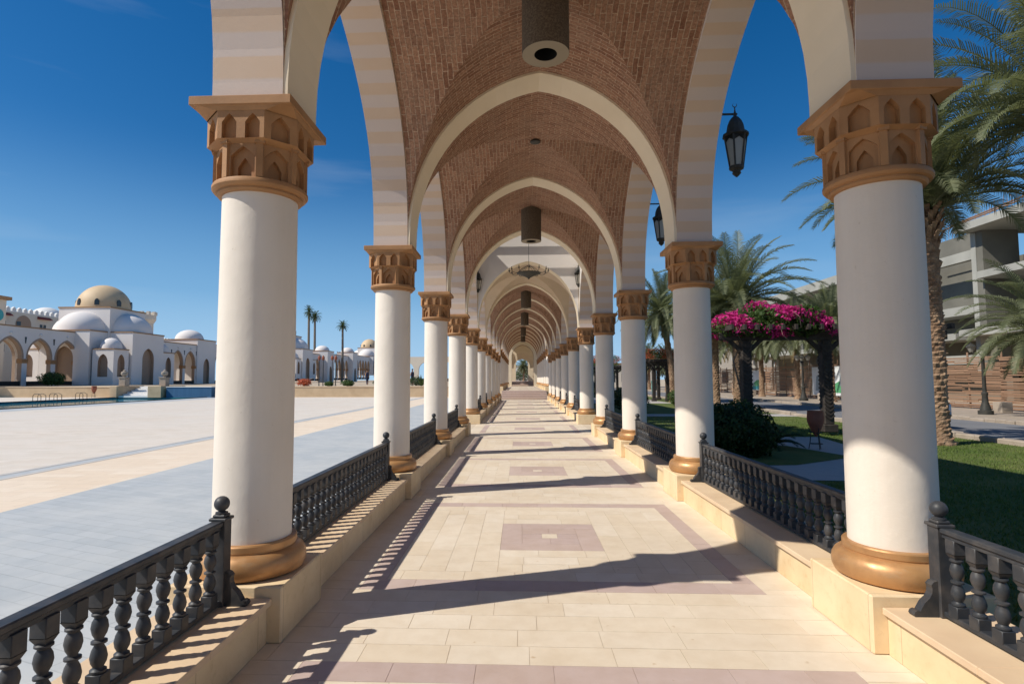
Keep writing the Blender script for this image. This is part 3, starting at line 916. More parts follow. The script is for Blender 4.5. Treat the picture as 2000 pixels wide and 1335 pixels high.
# ================================================================== LOW WALLS AND RAILINGS
def cap_wall(i, s):
    y0 = YC[i]+0.342; y1 = YC[i+1]-0.342; z0 = zc(i)
    t = thing('low_wall', 'x', 'low wall', (s*W, (y0+y1)/2, z0), 0, 'low stone walls under the railings')
    h = (y1-y0)/2
    a, b_ = (-0.23, 0.26)
    if s > 0: x0, x1 = -0.26, 0.23
    else: x0, x1 = -0.23, 0.26
    mb = MB(); mb.box(x0, x1, -h, h, -0.05, 0.222)
    mb.build('wall', MT['sandstone'], t)
    # cap in separate stones
    c = MB()
    n = 5; st = 2*(h-0.0)/n
    if s > 0: cx0, cx1 = -0.29, 0.25
    else: cx0, cx1 = -0.25, 0.29
    for k in range(n):
        c.bbox(cx0, cx1, -h+k*st+0.0008, -h+(k+1)*st-0.0008, 0.222, 0.260, 0.004)
    c.build('coping', MT['cap_stone'], t)
    return t

def baluster_mesh():
    mb = MB()
    q = 0.032
    mb.bbox(-q, q, -q, q, 0.0, 0.062, 0.003)
    mb.bbox(-q, q, -q, q, 0.325, 0.40, 0.003)
    # faceted shoulder below the top block
    mb.mesh([(-q, -q, 0.325), (q, -q, 0.325), (q, q, 0.325), (-q, q, 0.325), (-0.018, -0.018, 0.298), (0.018, -0.018, 0.298), (0.018, 0.018, 0.298), (-0.018, 0.018, 0.298)],
            [(0, 4, 5, 1), (1, 5, 6, 2), (2, 6, 7, 3), (3, 7, 4, 0), (4, 7, 6, 5)])
    pr = [(0.024, 0.060), (0.031, 0.066), (0.031, 0.074), (0.022, 0.080), (0.020, 0.086), (0.029, 0.104), (0.0325, 0.124), (0.027, 0.150), (0.0175, 0.170),
          (0.018, 0.174), (0.030, 0.179), (0.030, 0.187), (0.018, 0.192), (0.0175, 0.198), (0.027, 0.216), (0.0325, 0.240), (0.029, 0.262), (0.020, 0.280),
          (0.022, 0.284), (0.031, 0.290), (0.031, 0.297), (0.022, 0.303), (0.018, 0.306)]
    mb.lathe(pr, 14)
    return mb
BAL = None
def make_panel(h):
    """railing panel, half length h, its post at the far end (+h), the near end butting on the column; local z 0 = top of coping; the arcade interior is at -x for +1 side"""
    global BAL
    t = thing('railing', 'x', 'railing')
    for e in (1,):
        p = MB()
        p.bbox(-0.04, 0.04, e*h-0.04, e*h+0.04, 0.0, 0.475, 0.003)
        p.bbox(-0.05, 0.05, e*h-0.05, e*h+0.05, 0.475, 0.492, 0.004)
        p.bbox(-0.036, 0.036, e*h-0.036, e*h+0.036, 0.492, 0.51, 0.006)
        po = p.build('post', MT['iron'], t)
        f = MB()
        pr = [(0.012, 0.508), (0.034, 0.512), (0.034, 0.520), (0.018, 0.526)]
        pr += [(0.043*sin(a), 0.567-0.043*cos(a)) for a in [0.45+k*(pi-0.5)/10 for k in range(11)]]
        f.lathe(pr, 20, cy=e*h)
        f.build('finial', MT['iron'], po, smooth=50)
        # scrolled bracket towards the walkway (-x)
        b = MB()
        prof = [(-0.041, 0.0), (-0.165, 0.0), (-0.172, 0.012), (-0.165, 0.028), (-0.150, 0.033), (-0.138, 0.030), (-0.130, 0.045), (-0.112, 0.075), (-0.085, 0.100), (-0.072, 0.125), (-0.070, 0.150), (-0.075, 0.168), (-0.060, 0.185), (-0.041, 0.190)]
        b.prism(prof, 'y', e*h-0.024, e*h+0.024)
        b.build('bracket', MT['iron'], t)
    rl = MB()
    rl.bbox(-0.034, 0.034, -h-0.105, h-0.041, 0.448, 0.476, 0.006)
    rl.bbox(-0.022, 0.022, -h-0.105, h-0.041, 0.425, 0.4475, 0.003)
    rl.build('top_rail', MT['iron'], t)
    bl = MB(); bl.bbox(-0.03, 0.03, -h, h-0.041, 0.012, 0.040, 0.004)
    bl.build('bottom_rail', MT['iron'], t)
    n = int(round((2*h-0.04)/0.135)); st = (2*h-0.04)/n
    for k in range(n):
        y = -h+st*(k+0.5)
        if BAL is None:
            o = baluster_mesh().build('baluster', MT['iron'], t, smooth=40); BAL = o
        else:
            o = BAL.copy(); COL.objects.link(o); setparent(o, t)
        o.location = (0, y, 0.032)
    return t
OPEN_BAYS = (5+SB, 11+SB)
panels = {}
for i in range(SB, 16+SB):
    if i in OPEN_BAYS: continue
    for s in (-1, 1):
        side = 'left' if s < 0 else 'right'
        cw = cap_wall(i, s)
        if i == SB: pos = 'behind the viewer, %s side' % side
        elif i == 1+SB: pos = 'in front of the first column of the %s row' % side
        else: pos = 'between %s and %s columns of the %s row' % (ORD[i-2-SB], ORD[i-1-SB], side)
        cw['label'] = 'low sandstone wall ' + pos
        hh = round((YC[i+1]-YC[i]-0.45-0.345)/2, 3)
        loc = (s*2.0, (YC[i]+0.345+YC[i+1]-0.45)/2, zc(i)+0.26)
        lab = 'dark turned railing ' + pos
        if hh not in panels:
            t = make_panel(hh); panels[hh] = t
            t.location = loc; t['label'] = lab; t['group'] = 'railings of the arcade'
            t.scale = (1 if s > 0 else -1, 1, 1)
        else:
            dup(panels[hh], None, loc, 0, (1 if s > 0 else -1, 1, 1), lab, 'railings of the arcade')

# ================================================================== LAMPS OF THE ARCADE
def make_pendant():
    t = thing('pendant_lamp', 'x', 'ceiling lamp')
    mb = MB()
    mb.lathe([(0.243, 0.0), (0.245, 0.004), (0.245, 0.83)], 48, cap=False)
    mb.face([(0.245*cos(2*pi*k/48), 0.245*sin(2*pi*k/48), 0.83) for k in range(48)])
    mb.build('drum', MT['pendant'], t, smooth=40)
    r = MB(); n = 48
    for k in range(n):
        a, b_ = 2*pi*k/n, 2*pi*(k+1)/n
        r.face([(0.243*cos(a), 0.243*sin(a), 0.0), (0.118*cos(a), 0.118*sin(a), 0.0), (0.118*cos(b_), 0.118*sin(b_), 0.0), (0.243*cos(b_), 0.243*sin(b_), 0.0)])
    r.build('rim', MT['pendant_rim'], t)
    h = MB(); h.lathe([(0.118, 0.0), (0.118, 0.25), (0.02, 0.26)], 32, cap=True)
    h.f = [f for f in h.f if len(f) <= 4 or max(h.v[i][2] for i in f) > 0.1]
    h.m = [0]*len(h.f); h.uv = [None]*len(h.f)
    h.build('opening', MT['black'], t)
    return t
pd = make_pendant(); used = False
for k, i in enumerate([2+SB, 4+SB, 7+SB, 9+SB, 13+SB, 15+SB]):
    lab = ['large dark round drum lamp hanging from the nearest vault', 'small dark drum lamp hanging from the third vault, before the open bay',
           'dark drum lamp in the first brick vault seen past the chandelier', 'dark drum lamp in the third brick vault past the chandelier',
           'tiny drum lamp in the vaults above the steps, nearer one', 'tiny drum lamp in the vaults above the steps, farther one'][k]
    loc = (0, (YC[i]+YC[i+1])/2, 4.90+zc(i))
    if not used: pd.location = loc; pd['label'] = lab; pd['group'] = 'drum lamps under the vaults'; used = True
    else: dup(pd, None, loc, None, None, lab, 'drum lamps under the vaults')
# small ceiling boss in bay between
mb = MB(); mb.lathe([(0.05, 0.0), (0.09, 0.01), (0.09, 0.03), (0.03, 0.05)], 16)
tag(mb.build('lamp_fitting', MT['lamp_iron'], loc=(0, 9.7, 5.66)), 'small black lamp fitting at the crown of the second vault', 'fitting')

def make_lantern():
    """hexagonal hanging lantern; origin at the hook, arm along -x to the wall"""
    t = thing('hanging_lantern', 'x', 'lantern')
    a = MB(); a.bar((-0.44, 0, 0), (0.03, 0, 0), 0.022, 0.022); a.box(-0.45, -0.425, -0.05, 0.05, -0.07, 0.07)
    a.build('arm', MT['lamp_iron'], t)
    d = MB()
    d.lathe([(0.012, 0.04), (0.018, 0.0), (0.022, -0.03), (0.05, -0.055), (0.082, -0.10), (0.105, -0.16), (0.118, -0.23), (0.118, -0.27), (0.168, -0.285), (0.172, -0.315), (0.145, -0.325)], 12)
    d.build('dome', MT['lamp_iron'], t)
    f = MB(); f.lathe([(0.004, 0.0), (0.012, 0.015), (0.004, 0.03), (0.010, 0.045), (0.003, 0.06)], 10, cz=0.04)
    # crescent
    for k in range(8):
        a0 = -pi/2+0.5+(2*pi-1.0)*k/8; a1 = -pi/2+0.5+(2*pi-1.0)*(k+1)/8
    pts = [(0.028*cos(pi/2+0.55+(2*pi-1.1)*k/12), 0, 0.128+0.028*sin(pi/2+0.55+(2*pi-1.1)*k/12)) for k in range(13)]
    f.tube(pts, [0.001+0.005*sin(pi*k/12) for k in range(13)], 5)
    f.build('crescent_finial', MT['lamp_iron'], t)
    g = MB(); fr = MB()
    n = 6; r0, z0_, r1, z1_ = 0.148, -0.325, 0.088, -0.74
    for k in range(n):
        a0, a1 = 2*pi*k/n, 2*pi*(k+1)/n
        A = (r0*cos(a0), r0*sin(a0), z0_); B = (r0*cos(a1), r0*sin(a1), z0_); C_ = (r1*cos(a1), r1*sin(a1), z1_); D = (r1*cos(a0), r1*sin(a0), z1_)
        g.face([A, B, C_, D])
        fr.bar(A, D, 0.02, 0.02)
        m0 = (Vector(A)*0.8+Vector(D)*0.2)*1.01; m1 = (Vector(B)*0.8+Vector(C_)*0.2)*1.01
        m0.z = A[2]*0.8+D[2]*0.2; m1.z = m0.z
        tp = (Vector(A)+Vector(B))/2
        fr.face([A, B, m1, tp*1.01-Vector((0, 0, 0.035)), m0])
        fr.face([A, m0, tp*1.01-Vector((0, 0, 0.035)), m1, B])
    g.build('glass', MT['lamp_glass'], t)
    fr.lathe([(0.095, -0.735), (0.10, -0.75), (0.092, -0.775), (0.06, -0.79), (0.05, -0.815), (0.06, -0.83), (0.035, -0.86), (0.008, -0.885)], 12)
    fr.build('frame', MT['lamp_iron'], t)
    return t
ln = make_lantern()
ln.location = (2.69, 7.72, 5.17)
ln['label'] = 'large black hanging lantern outside the second right column, against blue sky'; ln['group'] = 'hanging lanterns'
for (x, y, z, rz, lab) in [(2.65, 11.72, 5.17, 0, 'black hanging lantern half hidden behind the arch at the third right column'),
                           (2.65, 24.62, 5.17, 0, 'black hanging lantern outside the arcade past the open bay'),
                           (-1.36, 19.60, 5.30, 0, 'small black lantern on the left of the white wall beyond the open bay'),
                           (1.36, 19.60, 5.46, pi, 'small black lantern on the right of the white wall beyond the open bay')]:
    dup(ln, None, (x, y, z), rz, 0.85 if abs(x) < 2 else 1.0, lab, 'hanging lanterns')
for o in [o for o in COL.objects if o.name.startswith('hanging_lantern') and abs(o.location.x) < 2]:
    o.location.x = -1.88+0.0 if o.location.x < 0 else 1.88
    o.location.x *= 0.93
# chandelier
ch = thing('chandelier', 'wide dark iron chandelier hanging in the open bay', 'chandelier', (0, 17.85, 4.70))
mb = MB(); mb.lathe([(0.01, 0.0), (0.05, 0.05), (0.16, 0.10), (0.30, 0.155), (0.38, 0.185), (0.38, 0.21), (0.05, 0.22)], 24)
mb.build('bowl', MT['lamp_iron'], ch)
mb = MB()
for k in range(12):
    a = 2*pi*k/12
    mb.tube([(0.36*cos(a), 0.36*sin(a), 0.20), (0.50*cos(a), 0.50*sin(a), 0.17), (0.60*cos(a), 0.60*sin(a), 0.21), (0.62*cos(a), 0.62*sin(a), 0.26)], 0.008, 5)
    mb.tube([(0.36*cos(a), 0.36*sin(a), 0.21), (0.20*cos(a), 0.20*sin(a), 0.36), (0.03*cos(a), 0.03*sin(a), 0.44)], 0.006, 5)
    mb.lathe([(0.005, 0), (0.03, 0.01), (0.03, 0.03), (0.012, 0.04), (0.012, 0.10)], 6, 0.62*cos(a), 0.62*sin(a), 0.255)
mb.build('arms', MT['lamp_iron'], ch)
mb = MB(); mb.tube([(0, 0, 0.42), (0, 0, 1.92)], 0.007, 6); mb.build('chain', MT['lamp_iron'], ch)

# ================================================================== LEFT SIDE OF THE PLAZA
T0 = 0.94
sheet('terrace_ground', [rect(-110, -36.4, 52.4, 300), rect(-33.6, -3.0, 52.4, 300), rect(-36.4, -33.6, 54.6, 300)], T0-0.02, MT['sand'])
def flat_wall(name, x0, x1, y0, y1, z1, mat, label, cat='wall', coping=True, cm='cap_stone'):
    t = thing(name, label, cat, ((x0+x1)/2, (y0+y1)/2, -0.03))
    hx, hy = (x1-x0)/2, (y1-y0)/2
    mb = MB(); mb.box(-hx, hx, -hy, hy, 0, z1+0.03-0.06)
    mb.build('wall', MT[mat], t)
    if coping:
        mb = MB(); mb.bbox(-hx-0.03, hx+0.03, -hy-0.04, hy, z1-0.03, z1+0.03, 0.01)
        mb.build('coping', MT[cm], t)
    return t
flat_wall('retaining_wall', -90, -36.9, 52.0, 52.4, T0, 'retaining', 'long sandstone retaining wall left of the plaza steps')
flat_wall('retaining_wall', -27.9, -2.9, 52.0, 52.4, T0, 'retaining', 'sandstone retaining wall closing the plaza right of the blue pool wall')
flat_wall('pool_wall', -32.1, -27.95, 51.2, 52.4, T0, 'blue_tile', 'dark blue tiled wall at the far end of the pool', 'wall', True, 'white')
def plaza_steps():
    t = thing('plaza_stairs', 'pale steps from the plaza up to the domed building', 'stairs', (-35.0, 51.0, -0.03))
    for k in range(6):
        mb = MB(); mb.bbox(-1.38, 1.38, 0.55*k, 3.6, 0.16*k, 0.16*(k+1)+0.001*k, 0.01)
        mb.build('step', MT['white'], t)
plaza_steps()
for sx, lab in ((-36.75, 'left'), (-32.95, 'right')):
    t = thing('stair_pier', 'stone pier topped by a round urn at the %s of the plaza steps' % lab, 'pier', (sx, 51.7, -0.03))
    hw_ = 0.34 if lab == 'left' else 0.62
    mb = MB(); mb.bbox(-hw_, hw_, -0.9, 2.8, 0, 1.04, 0.02); mb.build('block', MT['retaining'], t)
    mb = MB(); mb.bbox(-0.30, 0.30, 0.2, 0.8, 1.04, 1.75, 0.02); mb.bbox(-0.36, 0.36, 0.14, 0.86, 1.75, 1.83, 0.02); mb.build('pedestal', MT['kerb'], t)
    mb = MB(); mb.lathe([(0.12, 0), (0.10, 0.06), (0.22, 0.16), (0.30, 0.32), (0.27, 0.48), (0.12, 0.56), (0.14, 0.60), (0.03, 0.70)], 16, cy=0.5, cz=1.83); mb.build('urn', MT['kerb'], t, smooth=50)

def pmap_x(X, sgn=1):
    """wall in plane x = X (front at X), thickness going to -x"""
    return lambda u, t, z: (X-t, u, z)

def far_arcade(y0, y1, X, zt, n, label, z0=T0, depth=4.2):
    t = thing('distant_arcade', label, 'arcade', (X, (y0+y1)/2, z0), 0, 'white arcades across the plaza')
    st = (y1-y0)/n
    h = zt-z0
    sc = h/6.3
    w1 = MB(); w2 = MB()
    for k in range(n):
        c = -(y1-y0)/2+st*(k+0.5)
        for (t0, t1) in ((0, 0.5), (depth, depth+0.4)):
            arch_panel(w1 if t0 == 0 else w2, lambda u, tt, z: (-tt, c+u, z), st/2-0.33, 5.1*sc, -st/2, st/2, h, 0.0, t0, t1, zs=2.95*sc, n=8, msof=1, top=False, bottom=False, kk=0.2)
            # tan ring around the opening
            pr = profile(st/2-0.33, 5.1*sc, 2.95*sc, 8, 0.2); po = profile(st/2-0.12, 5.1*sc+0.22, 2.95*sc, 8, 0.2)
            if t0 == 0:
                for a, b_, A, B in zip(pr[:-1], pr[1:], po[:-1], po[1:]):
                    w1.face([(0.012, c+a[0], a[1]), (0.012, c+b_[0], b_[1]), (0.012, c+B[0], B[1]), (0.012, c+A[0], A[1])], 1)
        cp = MB(); cp.box(-0.56, 0.06, c+st/2-0.40, c+st/2+0.40, 2.45*sc, 2.92*sc); cp.build('capital_band', MT['capital'], t)
        if y0 < 120:
            lm = MB(); lm.lathe([(0.02, 0), (0.11, 0.08), (0.11, 0.2), (0.02, 0.3)], 8, 0.08, c, 5.5*sc); lm.build('wall_lamp', MT['white'], t)
            lm = MB(); lm.prism([(c+st/2-0.11, 5.3*sc), (c+st/2+0.11, 5.3*sc), (c+st/2+0.04, 4.6*sc), (c+st/2-0.04, 4.6*sc)], 'x', 0.003, 0.05); lm.build('wall_lantern', MT['window_dark'], t)
    w1.build('wall', [MT['bldg_white'], MT['arch_tan']], t)
    w2.build('rear_wall', [MT['bldg_white'], MT['arch_tan']], t)
    r = MB(); r.box(-depth-0.02, -0.52, -(y1-y0)/2, (y1-y0)/2, h-0.3, h-0.001); r.build('roof', MT['bldg_white'], t)
    r = MB(); r.box(-depth-0.46, 0.06, -(y1-y0)/2, (y1-y0)/2, h, h+0.14); r.build('cornice', MT['trim_brown'], t)
    r = MB(); r.box(-0.35, -0.1, -(y1-y0)/2, (y1-y0)/2, 0.0, 0.5*sc); r.build('parapet', MT['dark_wood'], t)
    return t
far_arcade(50.6, 69.4, -54, 7.25, 5, 'nearest white arcade, at the left edge beside the domed building')
far_arcade(81.0, 94.4, -54, 7.25, 4, 'white arcade just right of the golden domed building')
far_arcade(100.0, 126.3, -54, 7.6, 7, 'white arcade mostly hidden behind the nearest left column')
far_arcade(133.5, 150.0, -53.5, 8.2, 5, 'first white arcade right of the nearest left column', T0+0.3)
far_arcade(155.0, 175.0, -53.5, 8.7, 6, 'white arcade below the single tall palm', T0+0.5)
far_arcade(180.0, 200.0, -53.5, 9.4, 6, 'farthest white arcade, ending at the small golden dome', T0+0.7)

def dome(mb, cx, cy, cz, r, hgt, n=28, m_=9, a0=0, a1=2*pi, mat=0):
    vs = []; fs = []
    closed = abs(a1-a0-2*pi) < 1e-6
    nn_ = n if closed else n+1
    for i in range(m_+1):
        t = (pi/2)*i/m_
        for k in range(nn_):
            a = a0+(a1-a0)*k/n
            vs.append((cx+r*cos(t)*cos(a), cy+r*cos(t)*sin(a), cz+hgt*sin(t)))
    for i in range(m_):
        for k in range(n):
            k2 = (k+1) % nn_
            fs.append((i*nn_+k, i*nn_+k2, (i+1)*nn_+k2, (i+1)*nn_+k))
    mb.mesh(vs, fs, mat)

def pavilion(yc, z0, label, s=1.0, xc=-55.25):
    t = thing('domed_pavilion', label, 'building', (xc, yc, z0))
    H1, H2, H3 = 9.7, 6.55, 4.3
    c = 3.35
    wl = MB()
    wl.box(-c, c, -c, c, 0, H1)
    tr = MB(); tr.box(-c-0.08, c+0.08, -c-0.08, c+0.08, H1, H1+0.16)
    dm = MB()
    # apses
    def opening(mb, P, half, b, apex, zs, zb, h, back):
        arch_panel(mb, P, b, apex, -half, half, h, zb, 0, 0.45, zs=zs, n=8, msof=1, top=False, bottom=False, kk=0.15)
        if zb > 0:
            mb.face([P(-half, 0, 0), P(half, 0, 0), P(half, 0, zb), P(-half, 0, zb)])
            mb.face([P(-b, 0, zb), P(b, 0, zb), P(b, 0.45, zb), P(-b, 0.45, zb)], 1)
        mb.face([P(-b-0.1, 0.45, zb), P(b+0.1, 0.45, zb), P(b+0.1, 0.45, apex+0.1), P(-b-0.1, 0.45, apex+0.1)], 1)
    for k in range(4):
        rot = Matrix.Rotation(k*pi/2, 3, 'Z')
        def R_(x, y, z, rot=rot):
            v = rot @ Vector((x, y, z)); return (v.x, v.y, v.z)
        # apse block: local +x side
        hw = 3.1; d = 2.9
        opening(wl, lambda u, tt, z: R_(c+d-tt, u, z), hw, 1.15, 4.7, 3.2, 0, H2, None)
        for sy in (-1, 1):
            wl.face([R_(c, sy*hw, 0), R_(c+d, sy*hw, 0), R_(c+d, sy*hw, H2), R_(c, sy*hw, H2)])
        wl.face([R_(c, -hw, H2), R_(c+d, -hw, H2), R_(c+d, hw, H2), R_(c, hw, H2)])
        q = [R_(*p) for p in ((c, -hw-0.06, 0), (c+d+0.06, -hw-0.06, 0), (c+d+0.06, hw+0.06, 0), (c, hw+0.06, 0))]
        tr.prism([(p[0], p[1]) for p in q], 'z', H2+0.002, H2+0.15)
        dmv = MB(); dome(dmv, 0, 0, 0, 2.85, 2.55, 14, 8, -pi/2, pi/2)
        dm.mesh([R_(v[0]+c, v[1], v[2]+H2+0.15) for v in dmv.v], dmv.f)
        # corner block
        e = 2.65
        def corner(Pm):
            opening(wl, Pm, e/2, 0.62, 3.75, 2.6, 1.0, H3, None)
        corner(lambda u, tt, z: R_(c+e-tt, c+e/2+u, z))
        corner(lambda u, tt, z: R_(c+e/2+u, c+e-tt, z))
        wl.face([R_(c, c, H3), R_(c+e, c, H3), R_(c+e, c+e, H3), R_(c, c+e, H3)])
        q = [R_(*p) for p in ((c, c, 0), (c+e+0.06, c, 0), (c+e+0.06, c+e+0.06, 0), (c, c+e+0.06, 0))]
        tr.prism([(p[0], p[1]) for p in q], 'z', H3+0.002, H3+0.13)
        dmv = MB(); dome(dmv, 0, 0, 0, 1.2, 1.35, 16, 7)
        dm.mesh([R_(v[0]+c+e/2, v[1]+c+e/2, v[2]+H3+0.13) for v in dmv.v], dmv.f)
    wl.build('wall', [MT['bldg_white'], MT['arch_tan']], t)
    tr.build('cornice', MT['trim_brown'], t)
    dm.build('small_dome', MT['bldg_white'], t, smooth=60)
    g = MB(); dome(g, 0, 0, H1+0.16, 3.15, 3.25, 36, 12)
    gd = g.build('golden_dome', MT['dome_gold'], t, smooth=60)
    for k in range(8):
        a = 2*pi*k/8+pi/8
        zz = 0.75; rr = 3.15*cos(math.asin(zz/3.25))
        o_ = MB()
        ux = Vector((-sin(a), cos(a), 0)); un = Vector((cos(a), sin(a), 0))
        for (ww, hh, off) in ((0.26, 0.85, 0.10),):
            pts2 = [(-ww, 0.30), (ww, 0.30), (ww, 0.8), (ww*0.7, 1.0), (0, 1.15), (-ww*0.7, 1.0), (-ww, 0.8)]
            f = [ux*u+un*(rr+off)+Vector((0, 0, H1+0.16+v)) for u, v in pts2]
            b2 = [p-un*0.45 for p in f]
            o_.mesh(f+b2, [tuple(range(7)), tuple(range(7, 14))[::-1]]+[(i, (i+1) % 7, 7+(i+1) % 7, 7+i) for i in range(7)])
        o_.build('window', MT['window_dark'], gd)
    return t
pavilion(74.9, T0, 'large white building with golden dome and half domes, left of the nearest column')
pavilion(130.0, T0+0.9, 'white domed building half hidden behind the nearest left column')
pavilion(206.0, T0+2.2, 'far white building with golden dome just left of the second left column')

def domed_block(x0, x1, y0, y1, zt, label):
    cx, cy = (x0+x1)/2, (y0+y1)/2
    t = thing('domed_block', label, 'building', (cx, cy, T0))
    hx, hy = (x1-x0)/2, (y1-y0)/2; h = zt-T0
    mb = MB()
    arch_panel(mb, lambda u, tt, z: (hx-tt, u, z), 0.9, 4.2, -hy, hy, h, 0, 0, 0.4, zs=2.8, n=8, msof=1, top=False, bottom=False)
    mb.face([(hx-0.4, -1, 0), (hx-0.4, 1, 0), (hx-0.4, 1, 4.3), (hx-0.4, -1, 4.3)], 1)
    mb.box(-hx, hx, -hy, hy, 0, h, 0, skip='e')
    mb.build('wall', [MT['bldg_white'], MT['arch_tan']], t)
    mb = MB(); mb.box(-hx-0.08, hx+0.08, -hy-0.08, hy+0.08, h+0.001, h+0.16); mb.build('cornice', MT['trim_brown'], t)
    mb = MB(); dome(mb, 0, 0, h+0.16, min(hx, hy)*0.8, min(hx, hy)*0.62, 20, 7); mb.build('dome', MT['bldg_white'], t, smooth=60)
domed_block(-60, -53.8, 94.4, 100.0, 8.2, 'white gate block with low dome touching the nearest left column')
domed_block(-56.0, -51.3, 150.0, 155.0, 9.1, 'white block with small dome right of the two tall palms')
domed_block(-57.0, -52.0, 175.0, 180.0, 9.9, 'white block with small dome right of the single tall palm')

def hotel(x, y0, y1, zt, label, units):
    t = thing('crenellated_hotel', label, 'building', (x, (y0+y1)/2, 0))
    L_ = y1-y0
    mb = MB(); mb.box(-12, 0, -L_/2, L_/2, 0, zt-0.7, 0)
    mb.build('wall', MT['bldg_cream'], t)
    mb = MB(); k = 0; y = -L_/2
    mb.box(-0.4, 0.002, -L_/2, L_/2, zt-0.7, zt-0.55)
    while y < L_/2-0.6:
        mb.prism([(y, zt-0.549), (y+0.62, zt-0.549), (y+0.62, zt-0.18), (y+0.46, zt-0.02), (y+0.31, zt+0.08), (y+0.16, zt-0.02), (y, zt-0.18)], 'x', -0.3, 0.0)
        y += 0.98
    mb.build('battlements', MT['white'], t)
    for u in units:
        uy = u-(y0+y1)/2
        for zf in (zt-3.0, zt-6.4):
            # arched balcony recess: dark arch shape with tan surround, set into the wall line
            b = MB()
            pr = profile(1.35, zf+2.0, zf+0.6, 8, 0.1)
            b.face([(0.02, uy-1.35, zf-0.6)]+[(0.02, uy+a, z) for a, z in pr][::1]+[(0.02, uy+1.35, zf-0.6)])
            bo = b.build('balcony_recess', MT['arch_tan'], t)
            d_ = MB(); d_.box(0.021, 0.06, uy-1.2, uy-0.5, zf-0.55, zf+1.0); d_.build('door', MT['window_dark'], bo)
            wd = MB(); wd.box(-0.1, 0.03, uy+2.9, uy+3.4, zf-0.2, zf+0.9); wd.box(-0.1, 0.03, uy+3.55, uy+4.05, zf-0.2, zf+0.9)
            wd.build('window', MT['window_dark'], t)
            a_ = MB(); a_.prism([(0.0, zf+2.1), (0.55, zf+1.75), (0.55, zf+1.65), (0.0, zf+1.7)], 'y', uy+2.4, uy+4.7)
            a_.build('awning', MT['red_trim'], t)
    return t
hotel(-75, 60, 112, 12.3, 'cream battlemented hotel block behind the large domed building, on its left', [62, 70, 77.5, 84.5, 91.8, 99.5])
hotel(-75, 113.5, 126, 10.3, 'lower cream battlemented block seen right of the large golden dome', [117, 122.0])
t = thing('clock_tower', 'cream square tower with flared top at the left picture edge', 'tower', (-71.5, 70.6, 0))
mb = MB(); mb.box(-2.2, 2.2, -2.4, 2.2, 0, 12.3); mb.build('wall', MT['bldg_cream'], t)
mb = MB(); mb.box(-2.6, 2.6, -2.8, 2.6, 12.3, 12.75); mb.build('cornice', MT['trim_brown'], t)
mb = MB(); mb.lathe([(0.8, 0), (0.8, 0.1)], 20); o = mb.build('round_window', MT['board_teal'], t, loc=(2.2, 1.0, 10.2)); o.rotation_euler = (0, pi/2, 0)
t = thing('round_turret', 'round cream turret with battlements right of the golden dome', 'tower', (-66.5, 100.0, 0))
mb = MB(); mb.lathe([(1.1, 0), (1.1, 11.5), (1.5, 12.2), (1.5, 13.0)], 16)
mb.build('wall', MT['bldg_cream'], t)
mb = MB()
for k in range(8):
    a = 2*pi*k/8; mb.box(1.3*cos(a)-0.25, 1.3*cos(a)+0.25, 1.3*sin(a)-0.25, 1.3*sin(a)+0.25, 13.0, 13.6)
mb.build('battlements', MT['bldg_cream'], t)
mb = MB(); mb.box(-4, 4, -4, 4, 0, 12.2); dome(mb, 0, 0, 12.2, 2.6, 2.2, 20, 7)
o = tag(mb.build('white_dome_house', MT['white'], loc=(-84, 99, 0), smooth=40), 'white dome rising behind the battlements of the hotel', 'building')
# arcade facing the viewer at the far end
t = thing('distant_arcade', 'pale arcade facing the viewer, seen between second and third left columns', 'arcade', (-15, 112, T0+0.2))
mb = MB()
for k in range(5):
    c_ = -8+4.0*k
    arch_panel(mb, lambda u, tt, z: (c_+u, tt, z), 1.5, 3.9, -2, 2, 4.9, 0, 0, 0.5, zs=2.3, n=8, msof=1, top=True, bottom=False, kk=0.15)
mb.build('wall', [MT['bldg_cream'], MT['arch_tan']], t)
mb = MB(); mb.box(-10, 10, 0.3, 0.5, 0, 0.6); mb.build('parapet', MT['dark_wood'], t)

# pool ladders, jar, lamps on the terrace
for k, yy in enumerate((41.5, 43.0, 45.6)):
    t = thing('pool_ladder', ['left of the three steel pool ladders at the far pool edge', 'middle of the three steel pool ladders at the far pool edge', 'right of the three steel pool ladders at the far pool edge'][k], 'ladder', (PX0-0.1, yy, 0), 0, 'pool ladders')
    for q in (-0.22, 0.22):
        mb = MB(); mb.tube([(-0.35, q, 0), (-0.35, q, 0.38), (-0.25, q, 0.50), (0.05, q, 0.52), (0.28, q, 0.40), (0.30, q, -0.3)], 0.022, 6)
        mb.build('handrail', MT['lamp_iron'], t)

